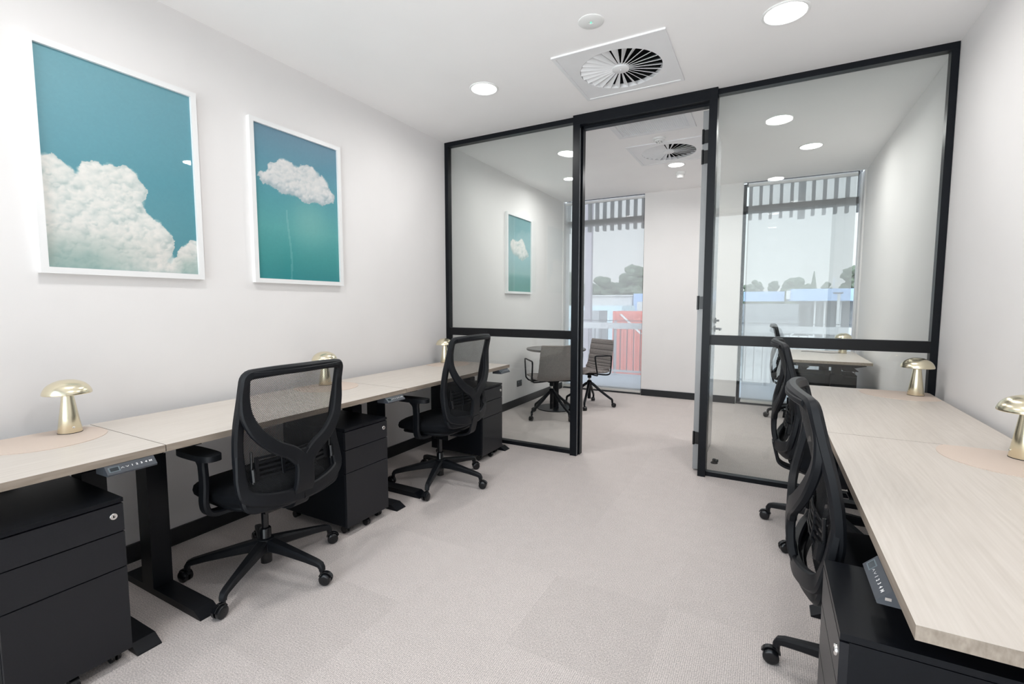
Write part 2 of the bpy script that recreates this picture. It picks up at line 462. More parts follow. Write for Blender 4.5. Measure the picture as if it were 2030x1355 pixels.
for (a, b), s in ((DL, 1), (DR, -1)):
    bm = bmesh.new()
    box(bm, a, b, FP, .02, 0, 2.69)
    if s > 0: box(bm, a, b+.010, .02, .075, 0, 2.69)
    else: box(bm, a, b, .02, .075, 0, 2.69)
    obj('jamb', bm, 'black_frame', e, bev=.0015)
bm = bmesh.new(); box(bm, DL[0], DR[1], FP-.001, .019, 2.625, ZC); box(bm, DL[1], DR[0], .02, .075, 2.605, ZC)
obj('head', bm, 'black_frame', e, bev=.0015)
rbox('highlight_strip', (DL[1]+.0005, DL[1]+.0035, FP+.006, FP+.012, .01, 2.60), 'alu', e)  # thin bright strip standing in for the highlight on the left jamb

# open door leaf (opens into the far room)
d = structure(empty('door_1', (DR[0]-.050, YG+.082, 0))); d['label'] = 'grey door leaf standing open at right angles in the doorway'
lx = (0, .056)
rbox('leaf', (lx[0], lx[1], 0, .77, .012, 2.60), 'door_leaf', d, bev=.002)
for z in (.25, 1.25, 2.28, 2.42):
    bm = bmesh.new(); box(bm, .004, .050, -.010, .0, z-.045, z+.045); cyl(bm, (.004, -.008, z-.05), (.004, -.008, z+.05), .008, 10)
    obj('hinge', bm, 'plastic_gloss', d)
bm = bmesh.new()
cyl(bm, (lx[1], .705, 1.03), (lx[1]+.008, .705, 1.03), .026, 24); cyl(bm, (lx[1]+.008, .705, 1.03), (lx[1]+.05, .705, 1.03), .009, 12)
ribbon(bm, [(lx[1]+.05, .712, 1.03), (lx[1]+.052, .65, 1.03), (lx[1]+.050, .59, 1.03)], .018, .012, Vector((1, 0, 0)))
obj('handle', bm, 'plastic_gloss', d, smooth=True)
bm = bmesh.new(); cyl(bm, (lx[1], .705, 1.10), (lx[1]+.012, .705, 1.10), .024, 24); cyl(bm, (lx[1]+.012, .705, 1.10), (lx[1]+.035, .705, 1.10), .009, 12)
obj('lock', bm, 'plastic_gloss', d, smooth=True)
# door stop
ds = empty('door_stop', (-.325, 3.93, 0)); tag(ds, 'small black rubber door stop on the carpet behind the right glass partition', 'door stop')
bm = bmesh.new(); lathe(bm, [(.026, 0), (.026, .006), (.015, .012), (.015, .03), (.012, .034)], (0, 0, 0), 20, None, True, True); obj('base', bm, 'plastic', ds, smooth=True)
bm = bmesh.new(); cyl(bm, (.012, 0, .022), (.030, 0, .022), .011, 14); obj('buffer', bm, 'plastic_gloss', ds, smooth=True)

# ---------------------------------------------------------------- far windows
def window(i, x0, x1, dark):
    e = structure(empty('window_%d' % i, (x0, YW+.12, 0)))
    w = x1-x0
    bm = bmesh.new()
    box(bm, *((w-.032, w) if dark > 0 else (0, .032)), 0, .08, .012, ZC)
    box(bm, .032, w-.032, 0, .08, .012, .05); box(bm, .032, w-.032, 0, .08, ZC-.02, ZC+.02)
    obj('frame', bm, 'window_frame', e, bev=.002)
    rbox('side_stile', (*((0, .016) if dark > 0 else (w-.016, w)), 0, .08, .012, ZC), 'white_metal', e, bev=.002)
    rbox('transom', (.032, w-.032, -.035, .08, 2.355, 2.430), 'window_frame', e, bev=.002)
    rbox('glass_pane', (.03, w-.03, .045, .053, .045, 2.36), 'window_glass', e)
    rbox('glass_pane', (.03, w-.03, .045, .053, 2.425, ZC-.015), 'window_glass', e)
    return e
window(1, *W1, 1); window(2, *W2, -1)
structure(rbox('trim_4', (XL, W1[0], YW, YW+.25, 0, ZC), 'wall'))
# sheer roller blinds
def blind(x0, x1, lab):
    e = empty('roller_blind', (x0, YW+.045, 0)); tag(e, lab, 'blind', 'sheer roller blinds over the far windows')
    w = x1-x0
    bm = bmesh.new(); v = [bm.verts.new(q) for q in ((0, 0, .05), (w, 0, .05), (w, 0, ZC-.03), (0, 0, ZC-.03))]; bm.faces.new(v)
    obj('fabric', bm, 'sheer', e)
    rbox('bottom_rail', (-.004, w+.004, -.012, .012, .022, .052), 'blind_rail', e, bev=.003)
    bm = bmesh.new(); cyl(bm, (-.004, 0, ZC-.028), (w+.004, 0, ZC-.028), .022, 16); obj('tube', bm, 'white_metal', e, smooth=True)
    return e
blind(W1[0]+.020, W1[1]-.018, 'sheer white roller blind over the left far window behind the round table')
blind(W2[0]+.055, W2[1]-.062, 'sheer white roller blind over the right far window behind the far desk')

# ---------------------------------------------------------------- outlets
for y, lab in ((5.09, 'black double power outlet low on the left wall, nearer the glass partition'), (5.475, 'black power outlet low on the left wall, nearer the window')):
    e = empty('power_outlet', (XL, y, .272)); tag(e, lab, 'outlet', 'outlets low on the left wall')
    rbox('faceplate', (0, .009, -.058, .058, -.037, .037), 'outlet', e, bev=.003)
    bm = bmesh.new(); box(bm, .009, .013, -.045, -.030, .008, .022); obj('switch', bm, 'display_border', e)
    bm = bmesh.new(); box(bm, .009, .013, .030, .045, .008, .022); obj('switch', bm, 'display_border', e)

# ---------------------------------------------------------------- ceiling fittings
def downlight(x, y, r, lab, w=30):
    e = empty('downlight', (x, y, ZC)); tag(e, lab, 'ceiling light', 'round recessed ceiling downlights')
    bm = bmesh.new(); lathe(bm, [(r, 0), (r, -.004), (r-.004, -.007), (r-.012, -.006), (r-.014, -.001)], (0, 0, 0), 48)
    obj('trim_ring', bm, 'white_plastic', e, smooth=True)
    bm = bmesh.new(); lathe(bm, [(r-.012, -.003), (.02, -.0035), (.001, -.0035)], (0, 0, 0), 48)
    obj('diffuser', bm, 'diffuser', e)
    l = bpy.data.lights.new('downlight_lamp', 'AREA'); l.shape = 'DISK'; l.size = 2*(r-.015); l.energy = w; l.color = (1, .985, .97)
    l.spread = R(170)
    lo = bpy.data.objects.new('lamp', l); COL.objects.link(lo); lo.parent = e; lo.location = (0, 0, -.009)
    return e
NW, FW = 7, 6
downlight(-1.757, 2.845, .098, 'round downlight in the near ceiling left of the square vent', NW)
downlight(.020, 2.850, .108, 'large glowing downlight in the near ceiling at the top right of the photo', NW)
downlight(-1.757, .85, .098, 'round downlight above the near left desk, out of view overhead', NW)
downlight(.020, .85, .098, 'round downlight above the near right desk, out of view overhead', NW)
downlight(-1.782, 4.392, .09, 'downlight in the far room seen just left of the left door post, the nearer one', FW)
downlight(.022, 4.400, .095, 'downlight in the far room ceiling, first one right of the doorway', FW)
downlight(-2.10, 5.29, .08, 'small downlight in the far room by the left wall, the farther one', FW)
downlight(-.907, 5.297, .09, 'downlight in the far room seen through the doorway beside the ceiling vent', FW)
downlight(.292, 5.275, .10, 'downlight in the far room ceiling nearest the right far window', FW)

def swirl(v, lab):
    e = empty('ceiling_vent', (v[0], v[1], ZC)); tag(e, lab, 'ceiling vent', 'square swirl ceiling vents')
    S, RD = .330, .250
    bm = bmesh.new()
    # stepped outer rim
    for a, b, z0, z1 in ((S, S-.022, -.010, 0), (S-.022, S-.034, -.006, 0)):
        box(bm, -a, a, -a, -b, z0, z1); box(bm, -a, a, b, a, z0, z1); box(bm, -a, -b, -b, b, z0, z1); box(bm, b, a, -b, b, z0, z1)
    obj('rim', bm, 'white_metal', e, bev=.0015)
    # face plate with round hole
    bm = bmesh.new(); N = 72; a = S-.034
    def sq(t):
        c, s = math.cos(t), math.sin(t); k = a/max(abs(c), abs(s)); return c*k, s*k
    for z in (-.006,):
        inn = []; out = []
        for i in range(N):
            t = 2*PI*i/N + PI/4
            inn.append(bm.verts.new((RD*math.cos(t), RD*math.sin(t), z))); x, y = sq(t); out.append(bm.verts.new((x, y, z)))
        low = [bm.verts.new((q.co.x, q.co.y, .02)) for q in inn]
        for i in range(N):
            j = (i+1) % N
            bm.faces.new((inn[i], inn[j], out[j], out[i])); bm.faces.new((inn[i], low[i], low[j], inn[j]))
    obj('face_plate', bm, 'white_metal', e)
    # plenum behind
    bm = bmesh.new(); lathe(bm, [(RD+.01, .0), (RD+.01, .2), (.001, .2)], (0, 0, 0), 48)
    obj('plenum', bm, 'duct', e)
    n = 26
    for i in range(n):
        bm = bmesh.new(); t = 2*PI*i/n
        m = Matrix.Rotation(t, 4, 'Z')
        prev = None
        for k in range(2):
            r = (.050, RD-.002)[k]; hw = (.0035, .0205)[k]
            tilt = R(36)
            c = Vector((r, 0, .004))
            d1 = Vector((0, math.cos(tilt), math.sin(tilt)))*hw
            th = Vector((0, -math.sin(tilt), math.cos(tilt)))*.0012
            ring = [bm.verts.new(m @ (c-d1-th)), bm.verts.new(m @ (c+d1-th)), bm.verts.new(m @ (c+d1+th)), bm.verts.new(m @ (c-d1+th))]
            if prev:
                for q in range(4): bm.faces.new((prev[q], prev[(q+1) % 4], ring[(q+1) % 4], ring[q]))
                bm.faces.new(ring)
            prev = ring
        obj('blade', bm, 'white_metal', e)
    bm = bmesh.new(); lathe(bm, [(.052, .012), (.052, -.004), (.046, -.007), (.001, -.007)], (0, 0, 0), 32); obj('hub', bm, 'white_metal', e, smooth=True)
    bm = bmesh.new(); lathe(bm, [(.006, -.007), (.005, -.010), (.001, -.010)], (0, 0, 0), 12); obj('screw', bm, 'white_metal', e)
    return e
swirl(V1, 'square white ceiling vent with round swirl of blades in the near room')
swirl(V2, 'square white ceiling vent with round swirl of blades in the far room beyond the doorway')
# return air grille
e = empty('ceiling_grille', (-.895, 4.055, ZC)); tag(e, 'rectangular white egg-crate air grille in the far room ceiling', 'ceiling grille')
a, b = .320, .190
bm = bmesh.new(); box(bm, -a, a, -b, -b+.045, -.008, 0); box(bm, -a, a, b-.045, b, -.008, 0); box(bm, -a, -a+.045, -b+.045, b-.045, -.008, 0); box(bm, a-.045, a, -b+.045, b-.045, -.008, 0)
obj('frame', bm, 'white_metal', e, bev=.002)
bm = bmesh.new()
for i in range(34):
    x = -a+.055+i*(2*a-.11)/33; box(bm, x-.001, x+.001, -b+.045, b-.045, -.006, -.001)
for i in range(17):
    y = -b+.055+i*(2*b-.11)/16; box(bm, -a+.045, a-.045, y-.001, y+.001, -.0055, -.0015)
obj('grid_core', bm, 'white_metal', e)
rbox('filter', (-a+.045, a-.045, -b+.045, b-.045, -.001, -.0002), 'white_plastic', e)
# emergency light near, smoke detectors far
e = empty('ceiling_emergency_light', (-.865, 2.457, ZC)); tag(e, 'flat round white emergency light with tiny green centre on the near ceiling', 'emergency light')
bm = bmesh.new(); lathe(bm, [(.066, 0), (.066, -.003), (.060, -.006), (.014, -.006), (.012, -.004), (.001, -.004)], (0, 0, 0), 40); obj('housing', bm, 'white_plastic', e, smooth=True)
bm = bmesh.new(); lathe(bm, [(.005, -.004), (.004, -.009), (.001, -.010)], (0, 0, 0), 16); obj('lens', bm, 'green_led', e, smooth=True)
e = empty('smoke_detector', (-.905, 4.405, ZC)); tag(e, 'low round white smoke detector between the grille and vent in the far room', 'smoke detector')
bm = bmesh.new(); lathe(bm, [(.055, 0), (.055, -.010), (.050, -.016), (.040, -.017), (.038, -.026), (.028, -.032), (.001, -.033)], (0, 0, 0), 36); obj('housing', bm, 'white_plastic', e, smooth=True)
bm = bmesh.new()
for i in range(6):
    t = i*PI/3; box(bm, -.002, .002, .018, .030, -.0345, -.031, mtx=Matrix.Rotation(t, 4, 'Z'))
obj('slots', bm, 'alu', e)
e = empty('ceiling_motion_sensor', (-.915, 5.62, ZC)); tag(e, 'small white cylindrical motion sensor on the far room ceiling near the window', 'sensor')
bm = bmesh.new(); lathe(bm, [(.052, 0), (.052, -.024), (.049, -.030), (.040, -.031)], (0, 0, 0), 32); obj('collar', bm, 'white_plastic', e, smooth=True)
bm = bmesh.new(); lathe(bm, [(.040, -.030), (.039, -.052), (.033, -.064), (.001, -.068)], (0, 0, 0), 32); obj('lens', bm, 'white_plastic', e, smooth=True)

# ---------------------------------------------------------------- cloud pictures
rng = np.random.RandomState(7)
def vnoise(u, v, f, seed):
    r = np.random.RandomState(seed); g = r.rand(64, 64)
    x = u*f; y = v*f
    xi = np.floor(x).astype(int); yi = np.floor(y).astype(int); fx = x-xi; fy = y-yi
    fx = fx*fx*(3-2*fx); fy = fy*fy*(3-2*fy)
    G = lambda a, b: g[a % 64, b % 64]
    return (G(xi, yi)*(1-fx)+G(xi+1, yi)*fx)*(1-fy)+(G(xi, yi+1)*(1-fx)+G(xi+1, yi+1)*fx)*fy
def fbm(u, v, f, seed, o=5):
    s = 0; a = .5; n = 0
    for i in range(o):
        s = s+a*vnoise(u, v, f*2**i, seed+i); n += a; a *= .55
    return s/n
def inpoly(U, V, poly):
    ins = np.zeros(U.shape, bool); n = len(poly)
    for i in range(n):
        x0, y0 = poly[i]; x1, y1 = poly[(i+1) % n]
        if y0 == y1: continue
        c = ((y0 > V) != (y1 > V)) & (U < (x1-x0)*(V-y0)/(y1-y0)+x0)
        ins ^= c
    return ins
def cloud_art(nu, nv, asp, polys, bg, seed, lit=(232, 229, 224), dark=(150, 172, 172), rad=(.030, .085), green=None, npuff=900):
    """u right, v down; asp = height/width. returns (nv,nu,3) sRGB 0..1"""
    U, V = np.meshgrid(np.linspace(0, 1, nu), np.linspace(0, 1, nv))
    img = bg(U, V)
    W = V*asp
    wu = (fbm(U+3, W+1, 9, seed)-.5)*.055; wv = (fbm(U+7, W+5, 9, seed+9)-.5)*.055
    wu2 = (fbm(U+3, W+1, 34, seed+20, 3)-.5)*.022; wv2 = (fbm(U+7, W+5, 34, seed+29, 3)-.5)*.022
    X = U+wu+wu2; Y = W+wv+wv2
    L = np.array((-.30, -.80, .52)); L /= np.linalg.norm(L)
    r = np.random.RandomState(seed+50)
    lit = np.array(lit)/255.; dark = np.array(dark)/255.
    puffs = []
    tot = 0
    while len(puffs) < npuff and tot < 60000:
        tot += 1
        x, y = r.rand(), r.rand()
        pr = rad[0]+(rad[1]-rad[0])*r.rand()**2.2
        ok = False
        for poly in polys:
            # puff must fit: sample its rim
            a = np.linspace(0, 2*PI, 9)[:-1]
            if inpoly(x+np.cos(a)*pr*.8, y+np.sin(a)*pr*.8/asp, poly).sum() + inpoly(np.array([x]), np.array([y]), poly).sum()*2 >= 9: ok = True
        if ok: puffs.append((x, y*asp, pr))
    # solid core
    core = np.zeros(U.shape, bool)
    for poly in polys: core |= inpoly(X, Y/asp, poly)
    base = .5*lit+.5*dark
    img[core] = base
    puffs.sort(key=lambda p: p[1]-p[2]*.6+r.rand()*.10)
    for x, y, pr in puffs:
        dx = (X-x)/pr; dy = (Y-y)/pr; d2 = dx*dx+dy*dy
        mask = d2 < 1
        if not mask.any(): continue
        nz = np.sqrt(np.clip(1-d2, 0, 1))
        sh = dx*L[0]+dy*L[1]+nz*L[2]
        k = np.clip(.28+.74*sh, 0, 1)
        # overall body shading: lower = darker
        col = dark[None]*(1-k[mask, None])+lit[None]*k[mask, None]
        al = (np.clip((1-d2[mask])*1.5, 0, 1)*.62)[:, None]
        img[mask] = img[mask]*(1-al)+col*al
    if green is not None: img = green(img, U, V, core)
    n = fbm(U, W, 60, seed+90, 3)[..., None]-.5
    return np.clip(img*(1+n*.03), 0, 1)
def grad(stops, V):
    vs = [s[0] for s in stops]
    return np.stack([np.interp(V, vs, [s[1][k]/255. for s in stops]) for k in range(3)], -1)
def picture(name_mat, y0, y1, z0, z1, art, lab, fw=.026):
    """frame outer rectangle on the left wall"""
    yc = (y0+y1)/2; e = empty('framed_picture', (XL, yc, z0)); tag(e, lab, 'picture', 'cloud pictures on the left wall')
    h = z1-z0; w = (y1-y0)/2; D = .030
    bm = bmesh.new()
    box(bm, 0, D, -w, -w+fw, 0, h); box(bm, 0, D, w-fw, w, 0, h); box(bm, 0, D, -w+fw, w-fw, 0, fw); box(bm, 0, D, -w+fw, w-fw, h-fw, h)
    obj('frame', bm, 'white_frame', e, bev=.001)
    rbox('backing', (0, .012, -w+fw, w-fw, fw, h-fw), 'white_frame', e)
    nv, nu = art.shape[:2]
    me = bpy.data.meshes.new('print')
    ys = np.linspace(-w+fw, w-fw, nu); zs = np.linspace(h-fw, fw, nv)
    Yg, Zg = np.meshgrid(ys, zs)
    co = np.stack([np.full(Yg.shape, .016), Yg, Zg], -1).reshape(-1, 3)
    idx = np.arange(nu*nv).reshape(nv, nu)
    f = np.stack([idx[1:, :-1], idx[1:, 1:], idx[:-1, 1:], idx[:-1, :-1]], -1).reshape(-1, 4)
    me.from_pydata(co.tolist(), [], f.tolist()); me.update()
    ca = me.color_attributes.new('ink', 'FLOAT_COLOR', 'POINT')
    lin = np.where(art > .04045, ((art+.055)/1.055)**2.4, art/12.92).reshape(-1, 3)
    ca.data.foreach_set('color', np.concatenate([lin, np.ones((len(lin), 1))], 1).astype(np.float32).ravel())
    me.materials.append(M['print'])
    o = bpy.data.objects.new('print', me); COL.objects.link(o); o.parent = e
    return e
def printmat():
    m, t, o = nt('glazed_cloud_print')
    p = nd(t, 'ShaderNodeBsdfPrincipled', Roughness=.5); p.inputs['Specular IOR Level'].default_value = .2
    p.inputs['Coat Weight'].default_value = .9; p.inputs['Coat Roughness'].default_value = .012; p.inputs['Coat IOR'].default_value = 1.45
    a = t.nodes.new('ShaderNodeVertexColor'); a.layer_name = 'ink'
    t.links.new(a.outputs[0], p.inputs['Base Color']); t.links.new(p.outputs[0], o.inputs[0]); return m
M['print'] = printmat()
def bg1(U, V):
    g = grad([(0, (108, 158, 170)), (.25, (99, 152, 165)), (.6, (86, 145, 158)), (1, (80, 140, 151))], V-.25*(1-U)+.12)
    return g
P1 = [(-.1, .50), (.02, .50), (.07, .478), (.13, .505), (.19, .555), (.215, .545), (.24, .49), (.29, .475), (.35, .487), (.43, .475), (.50, .465), (.55, .49), (.60, .53), (.645, .56), (.64, .60), (.60, .635), (.64, .68), (.69, .725), (.75, .75), (.80, .79), (.825, .85), (.80, .90), (.755, .935), (.80, .945), (.84, .90), (.885, .85), (.92, .86), (.94, .81), (1.0, .795), (1.1, .8), (1.1, 1.1), (-.1, 1.1)]
def green1(img, U, V, core):
    g = np.clip((V-.80)/.16, 0, 1)*np.clip(1-(U-.25)/.45, 0, 1)*core*.55
    g2 = np.clip((V-.88)/.08, 0, 1)*np.clip((U-.80)/.1, 0, 1)*.45*core
    tl = np.array((104, 146, 140))/255.
    pk = np.array((200, 186, 178))/255.
    p_ = np.clip((V-.75)/.15, 0, 1)*core*.18
    img = img*(1-p_[..., None])+pk*p_[..., None]
    k = np.clip(g+g2, 0, .6)[..., None]
    return img*(1-k)+tl*k
art1 = cloud_art(200, 300, 1.54, [P1], bg1, 11, green=green1, npuff=1500, rad=(.022, .080))
def bg2(U, V):
    g = grad([(0, (104, 140, 160)), (.2, (96, 146, 164)), (.42, (86, 152, 162)), (.65, (88, 160, 160)), (.85, (66, 146, 146)), (1, (52, 134, 138))], V)
    c = np.exp(-(((U-.62)/.25)**2+((V-.58)/.16)**2))[..., None]
    g = g+(np.array((128, 184, 178))/255.-g)*c*.6
    s = (np.abs(U-(.36+.02*np.sin(V*9))) < .010) & (V > .52)
    g[s] = g[s]*.8+.2*np.array((.75, .85, .85))
    return g
P2 = [(.03, .335), (.06, .30), (.13, .285), (.16, .235), (.24, .215), (.27, .195), (.33, .185), (.41, .19), (.46, .225), (.50, .215), (.53, .185), (.60, .175), (.68, .19), (.72, .225), (.76, .25), (.80, .225), (.85, .27), (.90, .32), (.955, .345), (.94, .395), (.88, .41), (.78, .435), (.70, .43), (.61, .45), (.52, .43), (.42, .405), (.33, .415), (.20, .39), (.16, .375), (.08, .37)]
art2 = cloud_art(120, 190, 1.54, [P2], bg2, 23, lit=(228, 226, 224), dark=(148, 168, 176), rad=(.026, .09), npuff=700)
def bg3(U, V):
    g = grad([(0, (118, 158, 162)), (.5, (150, 185, 190)), (.75, (140, 178, 178)), (.82, (104, 156, 152)), (1, (88, 146, 138))], V)
    return g
P3 = [(.10, .40), (.14, .33), (.30, .30), (.36, .34), (.44, .32), (.50, .30), (.62, .28), (.75, .33), (.82, .42), (.90, .45), (.93, .50), (.70, .55), (.60, .58), (.40, .52), (.25, .50), (.15, .46)]
art3 = cloud_art(60, 100, 1.4, [P3], bg3, 31, rad=(.04, .10), npuff=300)
picture('p', .798, 1.440, 1.368, 2.316, art1, 'large framed picture of heaped white clouds on teal sky, above the nearest left desk')
picture('p', 1.722, 2.372, 1.366, 2.309, art2, 'framed picture of one small white cloud alone on teal, second along the wall')
picture('p', 4.738, 5.382, 1.362, 2.282, art3, 'framed cloud picture in the far room, seen through the left glass')

# ---------------------------------------------------------------- desks
def text_mesh(bm, s, size, fn):
    cu = bpy.data.curves.new('t', 'FONT'); cu.body = s; cu.size = size; cu.align_x = 'CENTER'; cu.align_y = 'CENTER'; cu.resolution_u = 2; cu.offset = .00045
    to = bpy.data.objects.new('t', cu); COL.objects.link(to)
    me = bpy.data.meshes.new_from_object(to.evaluated_get(bpy.context.evaluated_depsgraph_get()))
    vs = [bm.verts.new(fn(v.co.x, v.co.y)) for v in me.vertices]
    for p in me.polygons:
        try: bm.faces.new([vs[i] for i in p.vertices])
        except ValueError: pass
    bpy.data.objects.remove(to); bpy.data.curves.remove(cu); bpy.data.meshes.remove(me)
def desk(loc, rz, W, lab, group, pad=None, keyoff=.115, depth=.62, key=True, leg=.558):
    """local: sitter faces +x, front edge at x=0, y left of the sitter positive"""
    e = empty('sit_stand_desk', loc, rz); tag(e, lab, 'desk', group)
    h = W/2-.0015
    t = .026
    bm = bmesh.new(); fs = box(bm, 0, depth, -h, h, ZD-t, ZD)
    for f in fs[2:]: f.material_index = 1
    fs[1].material_index = 0; fs[0].material_index = 1
    obj('tabletop', bm, ['wood', 'wood_edge'], e, bev=.0012, bseg=1)
    for s in (-1, 1):
        yc = s*leg*(W/1.325)
        bm = bmesh.new()
        # foot: tapered tip profile extruded across y
        prof = [(-.035, 0), (-.035, .004), (.010, .030), (.56, .030), (.60, .006), (.60, 0)]
        prism(bm, prof, yc-.038, yc+.038, lambda a, b, c: (a, c, b))
        obj('foot', bm, 'steel_black', e, bev=.002)
        bm = bmesh.new(); box(bm, .315, .405, yc-.038, yc+.038, .030, .60)
        obj('leg', bm, 'steel_black', e, bev=.003)
        bm = bmesh.new(); box(bm, .322, .398, yc-.032, yc+.032, .60, .668)
        obj('inner_leg', bm, 'steel_black', e, bev=.002)
        bm = bmesh.new(); prism(bm, [(.03, .682), (.03, ZD-t), (.58, ZD-t), (.58, .682), (.50, .664), (.12, .664)], yc-.036, yc+.036, lambda a, b, c: (a, c, b))
        obj('cross_arm', bm, 'steel_black', e, bev=.002)
    bm = bmesh.new(); yy = .52*(W/1.325)
    box(bm, .30, .335, -yy, yy, .664, ZD-t-.002); box(bm, .385, .42, -yy, yy, .664, ZD-t-.002)
    obj('crossbeam', bm, 'steel_black', e, bev=.002)
    rbox('cable_tray', (.43, .55, -.38, .38, .61, .615), 'steel_black', e)
    bm = bmesh.new(); box(bm, .24, .50, .12, .20, .655, ZD-t-.001); obj('control_box', bm, 'plastic', e, bev=.003)
    if key:
        # control panel under front edge, tilted face
        yk = -(W/2-keyoff)
        bm = bmesh.new()
        prism(bm, [(-.026, .668), (-.024, .662), (.06, .660), (.06, ZD-t-.001), (-.001, ZD-t-.001)], yk-.073, yk+.073, lambda a, b, c: (a, c, b))
        cp = obj('control_panel', bm, 'panel_face', e, bev=.003)
        A = Vector((-.026, 0, .668)); B = Vector((-.001, 0, ZD-t-.001)); up = (B-A).normalized(); nrm = Vector((-up.z, 0, up.x)); mid = (A+B)/2
        sz = (B-A).length
        def F(off, lift=.0008):
            def g(x, y): q = mid+up*(y*.80)+nrm*lift; return (q.x, yk-off-x, q.z)
            return g
        bm = bmesh.new()
        def rect(bm, x0, x1, y0, y1, off, lift):
            g = F(off, lift); bm.faces.new([bm.verts.new(g(*q)) for q in ((x0, y0), (x1, y0), (x1, y1), (x0, y1))])
        rect(bm, -.016, .016, -.0125, .0125, -.050, .0004); obj('display_border', bm, 'display_border', cp)
        bm = bmesh.new(); rect(bm, -.012, .012, -.009, .009, -.050, .0008); obj('display', bm, 'display', cp)
        bm = bmesh.new()
        for k, off in ((1, -.0265), (-1, -.0125)):
            g = F(off)
            for s in (-1, 1):
                bm.faces.new([bm.verts.new(g(*q)) for q in ((0, k*.0035), (s*.0045, -k*.002), (s*.0045, -k*.0042), (0, k*.0012))])
        for i, ch in enumerate('1234M'):
            text_mesh(bm, ch, .0125, F(.002+i*.0138))
        obj('button_symbols', bm, 'symbol', cp)
        bm = bmesh.new(); box(bm, -.012, -.002, yk-.0745, yk-.0725, .672, .678); obj('usb_port', bm, 'chrome', cp)
    return e
def pad(xc, yc, r, xlim, ylim, lab):
    pts = []
    for i in range(72):
        a = 2*PI*i/72; pts.append((min(max(xc+r*math.cos(a), xlim[0]), xlim[1]), min(max(yc+r*math.sin(a), ylim[0]), ylim[1])))
    q = []
    for p in pts:
        if not q or (abs(p[0]-q[-1][0])+abs(p[1]-q[-1][1])) > 1e-5: q.append(p)
    bm = bmesh.new(); prism(bm, [(x-xc, y-yc) for x, y in q], 0, .002)
    o = obj('desk_pad', bm, 'pad', bev=0); o.location = (xc, yc, ZD)
    return tag(o, lab, 'desk pad', 'tan pads under the brass lamps')
GD = 'sit-stand desks in rows along both walls'
LX, RX = -1.945, .232
LS = [(-.43, .897), (.897, 2.225), (2.225, 3.552)]
LL = ['ash-topped sit-stand desk at the front left corner of the photo', 'ash-topped desk against the left wall, middle of three, behind the nearest left chair', 'ash-topped desk against the left wall, the one ending at the glass partition']
for (a, b), l in zip(LS, LL): desk((LX, (a+b)/2, 0), PI, b-a, l, GD)
RS = [(.955, 2.282), (2.282, 3.572)]
RL = ['ash-topped desk filling the bottom right corner of the photo', 'ash-topped desk on the right wall, ending at the glass partition']
for (a, b), l in zip(RS, RL): desk((RX, (a+b)/2, 0), 0, b-a, l, GD, keyoff=.225)
FD = (5.16, 6.36)
desk((.215, sum(FD)/2, 0), 0, FD[1]-FD[0], 'ash-topped desk in the far room seen through the right glass', GD, keyoff=.2, leg=.586)

def pedestal(loc, rz, lab):
    e = empty('drawer_pedestal', loc, rz); tag(e, lab, 'drawer unit', 'black three-drawer pedestals under the desks')
    w = .1555; D = .50
    bm = bmesh.new(); box(bm, .016, D, -w, w, .050, .570); obj('carcass', bm, 'steel_black', e, bev=.002)
    bm = bmesh.new(); box(bm, 0, D, -w, w, .572, .586); obj('top_panel', bm, 'steel_black', e, bev=.0015)
    for i, (z0, z1) in enumerate(((.472, .567), (.347, .468), (.048, .343))):
        d = rbox('drawer', (0, .016, -w+.001, w-.001, z0, z1), 'steel_drawer', e, bev=.0012)
        if i == 0:
            bm = bmesh.new(); q = Matrix.Rotation(-PI/2, 4, 'Y')
            lathe(bm, [(.0115, 0), (.0115, .003), (.010, .005), (.0045, .005), (.004, .0035), (.0005, .0035)], (0, -w+.030, .530), 24, q)
            obj('lock', bm, 'chrome', d, smooth=True)
            rbox('keyhole', (-.0056, -.0035, -w+.0288, -w+.0312, .526, .534), 'duct', d)
    for x, y in ((.05, -w+.035), (.05, w-.035), (D-.05, -w+.035), (D-.05, w-.035)):
        bm = bmesh.new(); box(bm, x-.012, x+.012, y-.012, y+.012, .036, .050)
        cyl(bm, (x+.004, y-.014, .020), (x+.004, y-.004, .020), .020, 20); cyl(bm, (x+.004, y+.004, .020), (x+.004, y+.014, .020), .020, 20)
        obj('caster', bm, 'plastic_gloss', e, bev=0)
    bm = bmesh.new(); box(bm, .035, .055, -.02, .02, .030, .050); cyl(bm, (.02, -.012, .019), (.02, .012, .019), .019, 18); obj('anti_tilt_wheel', bm, 'plastic_gloss', e)
    return e
pedestal((-1.905, .585, 0), PI, 'black three-drawer pedestal with a round lock at the bottom left of the photo')
pedestal((-1.925, 1.873, 0), PI, 'black three-drawer pedestal between the two left mesh chairs')
pedestal((-1.925, 3.230, 0), PI, 'black three-drawer pedestal beside the left glass partition')
pedestal((.152, 1.2555, 0), 0, 'black drawer pedestal under the bottom right desk, its lit front seen edge-on')
pedestal((.240, 5.425, 0), 0, 'black drawer pedestal under the far room desk')

